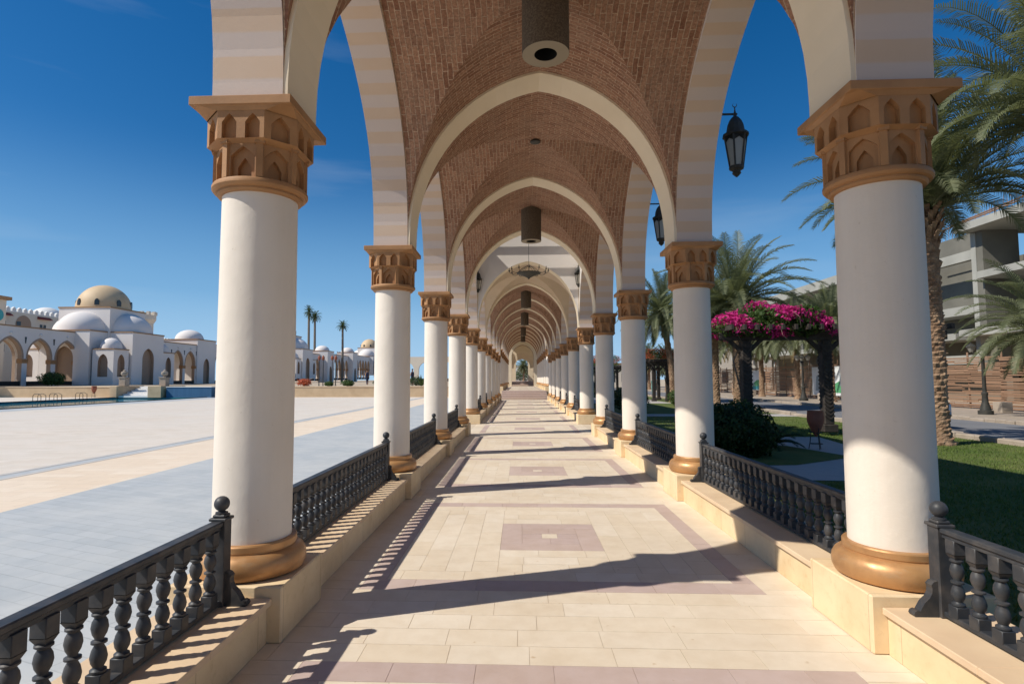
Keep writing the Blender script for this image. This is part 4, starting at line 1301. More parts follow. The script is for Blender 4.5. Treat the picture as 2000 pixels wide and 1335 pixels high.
def make_amphora(h=0.56, r=0.18):
    t = thing('amphora', 'x', 'jar')
    s = h/0.56
    b = MB()
    b.lathe([(0.012, 0.0), (0.03, 0.02), (0.075, 0.10), (0.13, 0.21), (0.165, 0.32), (0.172, 0.40), (0.165, 0.48), (0.158, 0.54), (0.163, 0.56), (0.150, 0.56), (0.140, 0.48), (0.02, 0.40)], 24, cz=0.27)
    b.build('jar', MT['terracotta'], t, smooth=50)
    e = MB()
    for a in (0, pi):
        e.lathe([(0.032, 0), (0.034, 0.012), (0.02, 0.02)], 10, 0.0, 0.0, 0)
    pts = []
    em = MB(); em.lathe([(0.038, 0.0), (0.038, 0.012), (0.010, 0.016)], 12)
    st = MB()
    for k in range(3):
        a = 2*pi*k/3+0.5
        st.tube([(0.15*cos(a), 0.15*sin(a), 0.0), (0.12*cos(a), 0.12*sin(a), 0.15), (0.10*cos(a), 0.10*sin(a), 0.34), (0.14*cos(a), 0.14*sin(a), 0.46)], 0.009, 5)
    for z, r_ in ((0.12, 0.125), (0.36, 0.105)):
        st.tube([(r_*cos(2*pi*k/16), r_*sin(2*pi*k/16), z) for k in range(17)], 0.008, 5)
    st.build('stand', MT['lamp_iron'], t)
    return t
am = make_amphora(); am.location = (6.26, 12.97, -0.02); am['label'] = 'dark red clay amphora on an iron tripod by the pergola'; am['group'] = 'amphorae'
am.scale = (1.0, 1.0, 1.02)
dup(am, None, (-38.5, 50.8, -0.02), 1.0, 1.25, 'clay amphora in front of the retaining wall beyond the pool', 'amphorae')

# ================================================================== VEGETATION
def leaf_blob(name, mats, parent, boxes, n, size, seed, mat_fn=None, flat=0.5, stems=None):
    """cloud of small leaves; boxes: list of (cx,cy,cz,rx,ry,rz) ellipsoids"""
    r = random.Random(seed); mb = MB()
    tot = sum(b[3]*b[4]*b[5] for b in boxes)
    for b in boxes:
        k = int(n*b[3]*b[4]*b[5]/tot)
        for _ in range(k):
            d = Vector((r.gauss(0, 1), r.gauss(0, 1), r.gauss(0, 1))).normalized()
            q = r.random()**0.25
            q *= 1+0.12*sin(5*d.x+seed)*cos(6*d.y)+0.07*sin(13*d.z+9*d.x)
            p = Vector((b[0]+d.x*b[3]*q, b[1]+d.y*b[4]*q, b[2]+d.z*b[5]*q))
            nrm = (d+Vector((r.gauss(0, flat), r.gauss(0, flat), r.gauss(0, flat)))).normalized()
            a = nrm.cross(Vector((r.gauss(0, 1), r.gauss(0, 1), r.gauss(0, 1)))).normalized(); c = nrm.cross(a)
            s = size*r.uniform(0.6, 1.3)
            mt = mat_fn(p, r) if mat_fn else 0
            mb.face([p-a*s, p+c*s*0.45, p+a*s, p-c*s*0.45], mt)
    return mb.build(name, mats, parent)

def frond(mb, r, az, el0, L_, droop, leaf=0.42, n=34, mat=0, wleaf=0.028, origin=(0, 0, 0), curl=0.0, up_v=0.45):
    """one date palm frond"""
    d = Vector((cos(az)*cos(el0), sin(az)*cos(el0), sin(el0)))
    p = Vector(origin); pts = [p.copy()]
    seg = 12
    side_h = Vector((-sin(az), cos(az), 0))
    for i in range(seg):
        d = (d+Vector((0, 0, -droop*(0.3+1.4*i/seg)/seg*1.6))+side_h*curl/seg).normalized()
        p = p+d*L_/seg; pts.append(p.copy())
    # rachis
    for i in range(seg):
        a, b_ = pts[i], pts[i+1]
        w0 = 0.022*(1-i/seg)+0.004; w1 = 0.022*(1-(i+1)/seg)+0.004
        sd = (b_-a).cross(Vector((0, 0, 1)));
        if sd.length < 1e-4: sd = side_h.copy()
        sd.normalize(); upv = sd.cross(b_-a).normalized()
        mb.face([a-sd*w0, a+sd*w0, b_+sd*w1, b_-sd*w1], mat)
        mb.face([a-upv*w0, b_-upv*w1, b_+upv*w1, a+upv*w0], mat)
    for i in range(n):
        s = 0.10+0.90*i/(n-1)
        f = s*seg; k = min(int(f), seg-1); q = pts[k].lerp(pts[k+1], f-k)
        dr = (pts[k+1]-pts[k]).normalized()
        sd = dr.cross(Vector((0, 0, 1))).normalized()
        if sd.length < 0.5: sd = side_h.copy()
        upv = sd.cross(dr).normalized()
        ll = leaf*(0.45+0.75*sin(pi*min(1, s*0.85+0.12)))*(1 if s < 0.9 else 1-(s-0.9)*3.5)
        for sg in (-1, 1):
            fw = 0.55+0.5*s+r.uniform(-0.1, 0.1)
            v = (sd*sg+dr*fw+upv*(up_v+r.uniform(-0.15, 0.15))).normalized()
            v2 = (v+Vector((0, 0, -0.55-r.uniform(0, 0.3)))).normalized()
            wd = dr*wleaf/2
            m1 = q+v*ll*0.5; e = m1+v2*ll*0.5
            mb.face([q-wd, q+wd, m1+wd*0.8, m1-wd*0.8], mat)
            mb.face([m1-wd*0.8, m1+wd*0.8, e], mat)

def crown_mesh(seed, nf, L_, leaf, n, wleaf, drymix=6, el_lo=-0.5, el_hi=1.5, wind=0.0, droopf=1.0):
    r = random.Random(seed); mb = MB()
    for k in range(nf):
        t = (k+0.5)/nf
        az = k*2.39996+r.uniform(-0.2, 0.2)
        el = el_hi+(el_lo-el_hi)*(t**0.8)+r.uniform(-0.08, 0.08)
        ln_ = L_*(0.75+0.3*sin(pi*min(1, t+0.2)))*r.uniform(0.88, 1.08)
        frond(mb, r, az, el, ln_, droopf*(0.75+0.5*t+r.uniform(-0.12, 0.2)), leaf, n, 0, wleaf, (0.10*cos(az), 0.10*sin(az), 0.15*(1-t)), curl=wind+r.uniform(-0.15, 0.15))
    for k in range(drymix):
        az = r.uniform(0, 2*pi)
        frond(mb, r, az, -0.7+r.uniform(-0.2, 0.2), L_*0.55, 1.0, leaf*0.6, max(10, n//2), 1, wleaf, (0.12*cos(az), 0.12*sin(az), -0.15))
    return mb

def trunk_mesh(h, r0, r1, seed, scale_h=0.11, nth=36, flare=0.12, amp=0.045, lean=(0, 0)):
    r = random.Random(seed); vs = []; fs = []
    nz = int(h/0.035)+1
    K = 9
    for i in range(nz+1):
        z = h*i/nz; t = z/h
        rad = r0+(r1-r0)*t+flare*math.exp(-z/0.25)
        row = z/scale_h
        for k in range(nth):
            a = 2*pi*k/nth
            u = a/(2*pi)*K
            row = z/scale_h*(1+0.06*sin(z*2.1))+0.25*sin(3*a+z)
            ri = math.floor(row+ (u*0.18))
            fz = (row+u*0.18)-ri
            uu = u+0.5*(ri % 2)
            fu = abs((uu % 1)-0.5)*2
            hsh = (math.sin(ri*12.9898+math.floor(uu)*78.233)*43758.5453) % 1
            bmp = amp*(fz**1.2)*(1-0.75*fu)*(0.30+1.1*hsh)
            rr = rad+bmp+r.uniform(-0.004, 0.004)
            vs.append((rr*cos(a)+lean[0]*t*t, rr*sin(a)+lean[1]*t*t, z))
    for i in range(nz):
        for k in range(nth):
            k2 = (k+1) % nth
            fs.append((i*nth+k, i*nth+k2, (i+1)*nth+k2, (i+1)*nth+k))
    mb = MB(); mb.mesh(vs, fs); return mb

def palm(loc, h, r0, r1, seed, crown, label, scale=1.0, group='date palms', lean=(0, 0), rz=0, amp=0.045, skirt=True):
    t = thing('palm_tree', label, 'palm tree', loc, rz, group)
    tm = trunk_mesh(h, r0, r1, seed, amp=amp, lean=lean)
    trk = tm.build('trunk', MT['palm_trunk'], t)
    if skirt:     # cut leaf bases under the crown
        r = random.Random(seed); sb = MB()
        for k in range(46):
            a = k*2.39996; z = h-0.75+0.75*k/46
            rr = r1+0.02
            p = Vector((rr*cos(a)+lean[0], rr*sin(a)+lean[1], z)); q = p+Vector((cos(a)*0.13, sin(a)*0.13, 0.20+r.uniform(-0.03, 0.05)))
            sb.bar(p, q, 0.10, 0.03)
        sb.build('leaf_bases', MT['palm_trunk'], trk)
    if isinstance(crown, MB):
        c = crown.build('crown', [MT['palm_leaf'], MT['palm_dry']], t)
    else:
        c = crown.copy(); COL.objects.link(c); setparent(c, t)
    c.location = (lean[0], lean[1], h); c.scale = (scale,)*3
    c.rotation_euler = (0, 0, seed*1.3)
    return t, c
big, bc = palm((9.66, 14.07, -0.03), 5.62, 0.215, 0.19, 3, crown_mesh(11, 66, 3.5, 0.48, 66, 0.033, 0, el_lo=0.42, droopf=0.95), 'tall date palm in front, its trunk right beside the nearest right column', amp=0.06)
bc.rotation_euler = (0, 0, 0.4)
palm((10.05, 10.8, -0.03), 6.3, 0.215, 0.19, 6, bc, 'date palm beyond the right picture edge, only its fronds reaching in at the top', 0.92)
p2, cr2 = palm((10.6, 29.0, -0.03), 5.25, 0.2, 0.18, 5, crown_mesh(12, 74, 4.1, 0.52, 52, 0.05, 4, el_lo=-0.15, wind=0.3, droopf=0.9), 'date palm rising behind the pink flowers, its crown open against the sky')
p3, cr3 = palm((10.05, 39.0, -0.03), 5.9, 0.2, 0.17, 8, crown_mesh(13, 70, 3.2, 0.50, 50, 0.05, 5, el_lo=-0.6), 'date palm between second and third right columns, trunk beside the second column', lean=(-0.7, 0))
plist = [
    ((10.33, 31.4, -0.03), 4.7, 'date palm with its trunk touching the right edge of the second right column', 0.72),
    ((20.1, 38.2, 0), 4.9, 'sidewalk date palm nearest to the pergola post, before the stick fence', 0.95),
    ((20.5, 43.6, 0), 4.6, 'sidewalk date palm behind the bougainvillea, in the middle of three', 0.9),
    ((20.3, 49.5, 0), 4.7, 'sidewalk date palm behind the bougainvillea, right of the white board', 0.9),
    ((20.3, 55.5, 0), 4.8, 'sidewalk date palm behind the bougainvillea, left of the white board', 0.9),
    ((20.3, 63.0, 0), 4.9, 'sidewalk date palm seen close to the second right column', 0.9),
    ((19.7, 22.0, 0), 3.2, 'low date palm before the concrete building at the right picture edge', 0.85),
    ((17.5, 70.0, 0), 3.4, 'distant date palm above the red flowers of the far pergola', 0.8),
    ((18.5, 84.0, 0), 4.0, 'farthest date palm, between the second and third right columns', 0.8),
]
for k, (loc, h, lab, sc_) in enumerate(plist):
    palm(loc, h, 0.19, 0.16, 20+k, (cr2, cr3)[k % 2], lab, sc_, 'date palms')

def fan_crown(seed, n=34, L_=2.0):
    r = random.Random(seed); mb = MB()
    for k in range(n):
        az = k*2.39996; el = 1.3-2.0*(k/n)+r.uniform(-0.1, 0.1)
        frond(mb, r, az, el, L_*r.uniform(0.85, 1.1), 0.7, 0.42, 16, 0, 0.09)
    return mb
def tall_palm(loc, h, seed, label, crown=None, rad=0.28):
    t = thing('tall_palm', label, 'palm tree', loc, 0, 'tall palms beyond the plaza')
    mb = MB(); mb.tube([(0, 0, 0), (0.1, 0, h*0.5), (0, 0, h)], [rad*1.15, rad, rad*0.85], 10)
    mb.build('trunk', MT['thin_trunk'], t)
    if crown is None: c = fan_crown(seed).build('crown', MT['fan_leaf'], t)
    else: c = crown.copy(); COL.objects.link(c); setparent(c, t)
    c.location = (0, 0, h); c.rotation_euler = (0, 0, seed)
    return t, c
_, fc = tall_palm((-60.2, 164, 1), 18.8, 1, 'right one of the two tall palms close together, against the sky', None, 0.36)
_, f2 = tall_palm((-60.3, 163.5, 1), 20.2, 2, 'left and taller one of the two tall palms close together', fc, 0.36)
f2.location = (-60.0, 162, 1) if False else f2.location
_, f3 = tall_palm((-52.5, 166, 1), 16.2, 3, 'single tall palm standing apart above the white arcade', fc, 0.34)
_, f4 = tall_palm((-57.0, 178, 1), 7.6, 4, 'short palm crown just above the white arcade', fc, 0.3)
f3.scale = (1.05,)*3; fc.scale = (1.15,)*3; f2.scale = (0.9, 0.9, 1.25)
bpy.data.objects[f2.parent.name].location = (-61.9, 164, 1)
bpy.data.objects[fc.parent.name].location = (-60.1, 164, 1)

# bushes
def bush(loc, rx, ry, rz, n, size, seed, label, mats='bush_leaf', cat='bush', extra=None):
    t = thing('bush', label, cat, loc)
    st = MB(); r = random.Random(seed)
    for k in range(7):
        a = r.uniform(0, 2*pi); st.tube([(0, 0, 0), (0.3*rx*cos(a), 0.3*ry*sin(a), rz*0.8), (0.7*rx*cos(a), 0.7*ry*sin(a), rz*1.5)], [0.03, 0.02, 0.006], 5)
    st.build('stem', MT['thin_trunk'], t)
    bx = [(0, 0, rz, rx, ry, rz), (rx*0.35, -ry*0.2, rz*0.8, rx*0.65, ry*0.7, rz*0.8), (-rx*0.3, ry*0.2, rz*1.15, rx*0.6, ry*0.6, rz*0.8)]
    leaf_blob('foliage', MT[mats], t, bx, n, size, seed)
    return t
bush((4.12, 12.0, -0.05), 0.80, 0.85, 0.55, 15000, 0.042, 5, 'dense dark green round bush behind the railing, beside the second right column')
bush((5.6, 15.6, -0.05), 0.45, 0.45, 0.52, 2500, 0.05, 6, 'small lighter green shrub just behind the dark round bush', 'green_leaf')
bush((4.9, 27.5, -0.05), 0.9, 0.9, 0.62, 4000, 0.06, 7, 'dark green bush between the third and fourth right columns')
bush((8.9, 33.5, -0.05), 0.65, 0.65, 0.5, 2600, 0.06, 8, 'light green shrub left of the second right column', 'green_leaf')
bush((-51.6, 61.5, T0), 1.3, 1.3, 0.75, 1500, 0.14, 9, 'round green bush under the nearest distant arcade', 'green_leaf')
for k, (x, y, rr, mt_, lab) in enumerate([(-21.2, 55.5, 0.75, 'orange_flower', 'orange flowering bush on the far terrace, right of nearest left column'),
                                      (-18.6, 55.0, 0.45, 'green_leaf', 'low green bush on the far terrace beside the orange one'),
                                      (-16.6, 54.5, 0.62, 'green_leaf', 'green potted shrub on the terrace wall, in the middle'),
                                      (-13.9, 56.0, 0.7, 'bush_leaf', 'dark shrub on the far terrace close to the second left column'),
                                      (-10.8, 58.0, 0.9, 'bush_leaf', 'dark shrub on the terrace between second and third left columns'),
                                      (-24.5, 56.0, 0.8, 'green_leaf', 'green bush on the far terrace at the nearest left column')]):
    bush((x, y, T0-0.03), rr, rr, rr*0.5, 700, 0.09, 30+k, lab, mt_)
# agave on the terrace and cycad near the path
def rosette(loc, n, L_, wd, seed, label, name, mat, el0=1.2, el1=0.15):
    r = random.Random(seed); mb = MB()
    for k in range(n):
        az = k*2.39996; el = el0+(el1-el0)*k/n+r.uniform(-0.1, 0.1)
        d = Vector((cos(az)*cos(el), sin(az)*cos(el), sin(el))); sd = Vector((-sin(az), cos(az), 0))
        p = Vector((0, 0, 0)); m1 = p+d*L_*0.55; d2 = (d+Vector((0, 0, -0.25))).normalized(); e = m1+d2*L_*0.45
        mb.face([p-sd*wd*0.6, p+sd*wd*0.6, m1+sd*wd, m1-sd*wd]); mb.face([m1-sd*wd, m1+sd*wd, e])
    o = mb.build(name, mat, loc=loc)
    return tag(o, label, 'plant')
rosette((-9.6, 54.5, T0), 22, 1.3, 0.09, 4, 'spiky agave on the terrace edge between second and third left columns', 'agave', MT['fan_leaf'])
cy_ = thing('cycad', 'dark spreading cycad beside the round bush at the path', 'plant', (5.35, 13.2, -0.03))
mb = MB(); rr_ = random.Random(5)
for k in range(18):
    frond(mb, rr_, k*2.39996, 0.9-0.8*k/18, 0.75, 0.7, 0.16, 22, 0, 0.022, (0, 0, 0.1))
mb.build('fronds', MT['bush_leaf'], cy_)
mb = MB(); mb.lathe([(0.12, 0), (0.14, 0.1), (0.08, 0.2)], 12); mb.build('trunk', MT['palm_trunk'], cy_)

# ================================================================== RIGHT SIDE: GARDEN, ROAD
sheet('lawn', [rect(2.31, 11.25, -8, 120)], -0.030, MT['grass'])
sheet('garden_path', [[(2.32, 9.2), (5.0, 9.0), (7.0, 11.6), (7.7, 15.7), (2.32, 15.7)], [(2.32, 24.2), (11.25, 24.2), (11.25, 25.8), (2.32, 25.8)], rect(2.32, 9.5, 37.0, 48.0)], -0.022, MT['path'])
sheet('lawn_island', [[(2.33, 10.4), (4.7, 10.6), (6.35, 11.7), (5.9, 13.6), (4.6, 14.2), (2.33, 14.2)]], -0.016, MT['grass'])
def blades(name, areas, n, z, seed, hmin=0.02, hmax=0.05):
    r = random.Random(seed); mb = MB()
    tot = sum((a[1]-a[0])*(a[3]-a[2])*a[4] for a in areas)
    for a in areas:
        for _ in range(int(n*(a[1]-a[0])*(a[3]-a[2])*a[4]/tot)):
            x = r.uniform(a[0], a[1]); y = r.uniform(a[2], a[3])
            if a[5] and a[5](x, y): continue
            h = r.uniform(hmin, hmax); t = r.uniform(0, 2*pi); w_ = 0.006
            dx, dy = cos(t)*w_, sin(t)*w_
            mb.face([(x-dx, y-dy, z), (x+dx, y+dy, z), (x+r.gauss(0, 0.015), y+r.gauss(0, 0.015), z+h)])
    o = mb.build(name, MT['blade'])
    return tag(o, kind='stuff')
def on_path(x, y):
    if not (8.9 < y < 15.8): return False
    return x < (5.0 if y < 9.2 else 5.0+(y-9.0)*0.77 if y < 11.6 else 7.0+(y-11.6)*0.17)
blades('grass', [(2.4, 11.2, 0.5, 8.9, 1.6, None), (5.0, 11.2, 8.9, 20, 1.0, on_path), (2.4, 11.2, 15.8, 24.1, 0.35, None)], 90000, -0.03, 3)
sheet('road', [rect(11.55, 16.45, -40, 220)], -0.030, MT['asphalt'])
sheet('sidewalk', [rect(16.85, 28, -40, 220)], 0.02, MT['kerb'])
def kerb(x0, x1, name_lab):
    t = thing('kerb', name_lab, 'kerb', (0, 0, 0))
    mb = MB(); r = random.Random(int(x0*10))
    y = 2.0
    while y < 100:
        l = r.uniform(0.35, 0.7)
        mb.bbox(x0+r.uniform(-0.02, 0.02), x1+r.uniform(-0.02, 0.03), y, y+l-0.02, -0.06, 0.07+r.uniform(0, 0.06), 0.025)
        y += l
    mb.build('stones', MT['kerb'], t)
    return t
kerb(11.25, 11.52, 'rough stone kerb between the lawn and the road')
kerb(16.48, 16.84, 'rough stone kerb between the road and the far sidewalk')

# fence of horizontal sticks
fn = thing('stick_fence', 'tall brown fence of horizontal sticks in front of the concrete building', 'fence', (22.5, 0, 0.02))
r = random.Random(9)
for k in range(17):
    y0 = 20+k*4.0
    mb = MB(); z = 0.05
    while z < 2.55:
        hh = r.uniform(0.05, 0.085)
        yy = y0
        while yy < y0+4.0:
            l = min(r.uniform(0.8, 2.6), y0+4.0-yy)
            if r.random() > 0.06:
                dx = r.uniform(-0.02, 0.02)
                z_ = z+r.uniform(-0.012, 0.012); zz = z_+r.uniform(-0.03, 0.03)
                mb.mesh([(dx, yy, z_), (dx+0.04, yy, z_), (dx+0.04, yy, z_+hh), (dx, yy, z_+hh), (dx, yy+l, zz), (dx+0.04, yy+l, zz), (dx+0.04, yy+l, zz+hh), (dx, yy+l, zz+hh)],
                        [(0, 1, 2, 3), (7, 6, 5, 4), (0, 4, 5, 1), (1, 5, 6, 2), (2, 6, 7, 3), (3, 7, 4, 0)])
            yy += l
        z += hh+r.uniform(0.012, 0.045)
    mb.build('stick_panel', MT['reed'], fn)
    for q in (0.0, 2.0):
        mb = MB()
        mb.tube([(0.09, y0+q, 0), (0.10, y0+q+r.uniform(-0.05, 0.05), 2.7+r.uniform(0, 0.35))], 0.045, 6)
        mb.build('post', MT['reed'], fn)

# concrete building under construction
cb = thing('concrete_building', 'unfinished grey concrete building with open floors and rebar behind the stick fence', 'building', (30, 1.3, 0))
def cpart(name, *boxes, mat='concrete'):
    mb = MB()
    for b in boxes: mb.box(*b)
    return mb.build(name, MT[mat], cb)
cpart('roof_slab', (-1.0, 12, 20, 37.75, 11.25, 11.75))
cpart('roof_slab', (-1.0, 12, 46.5, 70, 10.25, 11.1))
cpart('floor_slab', (-0.6, 12, 20, 36.6, 8.0, 8.45))
cpart('floor_slab', (-0.9, 12, 20, 37.9, 4.3, 4.75))
cpart('floor_slab', (-0.6, 12, 38.6, 80, 4.15, 4.6))
cpart('floor_slab', (0.0, 12, 37.7, 47, 5.85, 6.45))
cpart('beam', (0.0, 0.4, 37.21, 46.5, 9.5, 10.15))
cpart('ledge', (0.0, 0.6, 37.3, 48, 2.5, 3.1))
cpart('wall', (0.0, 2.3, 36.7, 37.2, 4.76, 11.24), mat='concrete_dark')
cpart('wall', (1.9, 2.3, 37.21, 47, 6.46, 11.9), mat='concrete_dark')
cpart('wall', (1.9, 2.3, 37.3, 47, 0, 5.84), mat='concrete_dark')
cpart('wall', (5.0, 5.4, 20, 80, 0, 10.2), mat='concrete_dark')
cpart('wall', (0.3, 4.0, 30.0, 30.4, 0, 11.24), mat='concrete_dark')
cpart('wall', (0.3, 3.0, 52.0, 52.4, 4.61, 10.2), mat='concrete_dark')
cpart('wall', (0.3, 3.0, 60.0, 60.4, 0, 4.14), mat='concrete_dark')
for k, y in enumerate((23, 26.5, 33.5, 47.0, 50, 56, 62, 68, 74)):
    cpart('column', (0.2, 0.6, y, y+0.4, 0, 4.14 if y > 38 else 4.29))
    if y < 70: cpart('column', (0.2, 0.6, y, y+0.4, 4.76, 10.2 if y > 38 else 7.99))
cpart('post', (-0.05, 0.35, 37.21, 37.6, 2.0, 11.2))
mb = MB(); r = random.Random(3)
for y in [28+0.35*k for k in range(52)]:
    if 31 < y < 32.2: continue
    zt = 11.7 if y < 37.7 else 11.85
    if y < 46: mb.tube([(0.3 if y < 37.7 else 2.1, y, zt), (0.3+r.uniform(-0.1, 0.1) if y < 37.7 else 2.1, y+r.uniform(-0.1, 0.1), zt+r.uniform(0.9, 1.5))], 0.014, 4)
mb.build('rebar', MT['rebar'], cb)
mb = MB()
for (y0, y1, z) in ((31.5, 38.5, 12.25), (33, 41.5, 12.05)):
    mb.tube([(-0.7, y0, z), (-0.6, y1, z-0.25)], 0.05, 6)
mb.build('scaffold_pole', MT['reed'], cb)

# street lamps
def make_lamp(nh, h):
    t = thing('street_lamp', 'x', 'street lamp')
    p = MB()
    p.lathe([(0.27, 0), (0.27, 0.16), (0.20, 0.18), (0.18, 0.30), (0.12, 0.50), (0.10, 0.80), (0.12, 0.84), (0.12, 0.90), (0.075, 0.95), (0.06, h-0.55), (0.09, h-0.5), (0.06, h-0.45), (0.04, h-0.40)], 14)
    p.build('pole', MT['lamp_iron'], t, smooth=40)
    for k in range(nh):
        a = 2*pi*k/nh+0.3; cx, cy = 0.36*cos(a), 0.36*sin(a)
        arm = MB(); arm.tube([(0, 0, h-0.5), (0.18*cos(a), 0.18*sin(a), h-0.38), (cx, cy, h-0.46), (cx, cy, h-0.36)], 0.02, 6)
        hd = arm.build('arm', MT['lamp_iron'], t)
        g = MB(); g.lathe([(0.07, 0), (0.16, 0.20), (0.17, 0.22)], 8, cx, cy, h-0.36); g.build('glass', MT['lamp_glass'], hd)
        c = MB(); c.lathe([(0.21, 0.22), (0.19, 0.25), (0.10, 0.33), (0.03, 0.36), (0.02, 0.42)], 8, cx, cy, h-0.36); c.build('cap', MT['lamp_iron'], hd)
    return t
l1 = make_lamp(3, 3.0); l1.location = (19.3, 24.9, 0.02); l1['label'] = 'black street lamp with three heads before the fence, at the right'; l1['group'] = 'black street lamps'
dup(l1, None, (19.25, 40.2, 0.02), 0.9, 1.05, 'black street lamp seen under the bougainvillea pergola', 'black street lamps')
dup(l1, None, (22.0, 32.0, 0.02), 2.2, 1.0, 'black street lamp head left of the nearer one, by the fence', 'black street lamps')
dup(l1, None, (17.6, 76.0, 0.02), 0.2, 1.05, 'far black street lamp between the third and fourth right columns', 'black street lamps')

# boards on the fence
def board(y0, y1, z0, z1, lab, kind):
    t = thing('billboard', lab, 'billboard', (22.36, (y0+y1)/2+1.1, 0.02), 0, 'boards on the stick fence')
    h = (y1-y0)/2
    mb = MB(); mb.box(-0.03, 0.03, -h, h, z0, z1); mb.build('panel', MT['board_white'], t)
    mb = MB()
    d = -0.034
    if kind == 0:
        mb.face([(d, -h+0.05, z0+0.05), (d, h*0.2, z0+0.05), (d, h*0.1, z0+0.6), (d, -h*0.3, z0+0.95), (d, -h+0.05, z0+1.0)], 0)
        mb.face([(d-0.003, -h+0.05, z0+0.05), (d-0.003, h-0.3, z0+0.05), (d-0.003, h*0.5, z0+0.3), (d-0.003, -h+0.05, z0+0.42)], 1)
        mb.face([(d-0.006, -h*0.2, z0+0.4), (d-0.006, h*0.5, z0+0.45), (d-0.006, h*0.2, z0+0.75)], 2)
    elif kind == 1:
        mb.face([(d, -h*0.6, z0+0.3), (d, h*0.5, z0+0.3), (d, h*0.3, z0+1.4), (d, -h*0.3, z0+1.6)], 2)
    else:
        mb.face([(d, -h*0.8, z0+0.2), (d, h*0.8, z0+0.2), (d, h*0.8, z0+0.8), (d, 0, z0+1.1), (d, -h*0.8, z0+0.7)], 0)
        mb.face([(d-0.003, -h*0.4, z0+0.7), (d-0.003, h*0.1, z0+0.7), (d-0.003, h*0.1, z0+1.5), (d-0.003, -h*0.4, z0+1.5)], 2)
    mb.build('picture', [MT['board_green'], MT['board_teal'], MT['board_grey']], t)
board(52.9, 57.2, 0.45, 2.3, 'white board with green and teal picture on the fence, left one', 0)
board(42.2, 44.0, 0.3, 2.4, 'narrow white board on the fence beside the thick pergola post', 1)
board(39.0, 41.2, 0.3, 2.4, 'white board with pale green picture on the fence, right of the pergola post', 2)
t = thing('billboard', 'narrow blue board on the fence left of the white picture board', 'billboard', (22.3, 59.6, 0.02), 0, 'boards on the stick fence')
mb = MB(); mb.box(-0.04, 0.04, -0.35, 0.35, 0.3, 2.2); mb.build('panel', MT['board_blue'], t)
for k, (x, y) in enumerate([(20.9, 26.0), (21.2, 41.5), (20.5, 52.0)]):
    mb = MB(); mb.bbox(-0.24, 0.24, -0.24, 0.24, 0, 0.48, 0.02)
    tag(mb.build('stone_block', MT['kerb'], loc=(x, y, 0.02)), ['pale stone block by the fence beside the nearest street lamp', 'pale stone block by the fence under the pergola view', 'pale stone block by the fence near the far white board'][k], 'block', 'stone blocks')

# pergolas
def pergola(loc, xs, ys, label, flower, seed, boxes, nfl, posts_w=0.28, bush_n=9000):
    t = thing('pergola', label, 'pergola', loc)
    for x in xs:
        for y in ys:
            mb = MB(); mb.bbox(x-posts_w*0.75, x+posts_w*0.75, y-posts_w*0.75, y+posts_w*0.75, 0, 0.22, 0.02)
            mb.bbox(x-posts_w/2, x+posts_w/2, y-posts_w/2, y+posts_w/2, 0.22, 2.55, 0.02)
            # herringbone slats on the faces
            for k in range(20):
                z = 0.35+k*0.11
                for sx in (-1, 1):
                    mb.bar((x, y-posts_w/2-0.012, z), (x+sx*posts_w/2, y-posts_w/2-0.012, z+0.11), 0.02, 0.035)
                    mb.bar((x, y+posts_w/2+0.012, z), (x+sx*posts_w/2, y+posts_w/2+0.012, z+0.11), 0.02, 0.035)
            # brackets
            for sx in (-1, 1):
                mb.bar((x, y, 2.15), (x+sx*0.5, y, 2.62), 0.10, 0.10)
            mb.build('post', MT['dark_wood'], t)
    mb = MB()
    for y in ys:
        mb.bbox(min(xs)-0.7, max(xs)+0.7, y-0.09, y+0.09, 2.56, 2.80, 0.01)
    mb.build('beam', MT['dark_wood'], t)
    mb = MB(); x = min(xs)-0.6
    while x < max(xs)+0.65:
        mb.bbox(x-0.04, x+0.04, min(ys)-0.75, max(ys)+0.75, 2.803, 2.95, 0.008); x += 0.34
    mb.build('rafters', MT['dark_wood'], t)
    v = thing('bougainvillea', flower[1], 'climbing plant', loc)
    def mf(p, r):
        q = sin(p.x*5.1+seed)+sin(p.y*4.3)+sin(p.z*7+p.x*3)
        return 0 if (q+r.gauss(0, 0.5)) > flower[2] else 1
    leaf_blob('flowers', [MT[flower[0]], MT['green_leaf']], v, boxes, nfl, 0.055, seed, mf, flat=0.9)
    st = MB(); r = random.Random(seed)
    for k in range(6):
        x = r.choice(xs)+r.uniform(-0.2, 0.2); y = r.choice(ys)+0.2
        st.tube([(x, y, 0), (x+0.1, y-0.05, 1.0), (x-0.08, y+0.06, 2.0), (x+r.uniform(-0.6, 0.6), y, 3.0)], [0.035, 0.03, 0.025, 0.012], 6)
    for k in range(7):
        b = r.choice(boxes); x = b[0]+r.uniform(-1, 1)*b[3]*0.8; y = b[1]-b[4]*0.7
        st.tube([(x, y, b[2]), (x+r.uniform(-0.2, 0.2), y-0.15, b[2]-b[5]*0.8), (x+r.uniform(-0.3, 0.3), y-0.15, b[2]-b[5]-r.uniform(0.1, 0.4))], [0.006, 0.005, 0.003], 4)
    st.build('stem', MT['thin_trunk'], v)
    return t
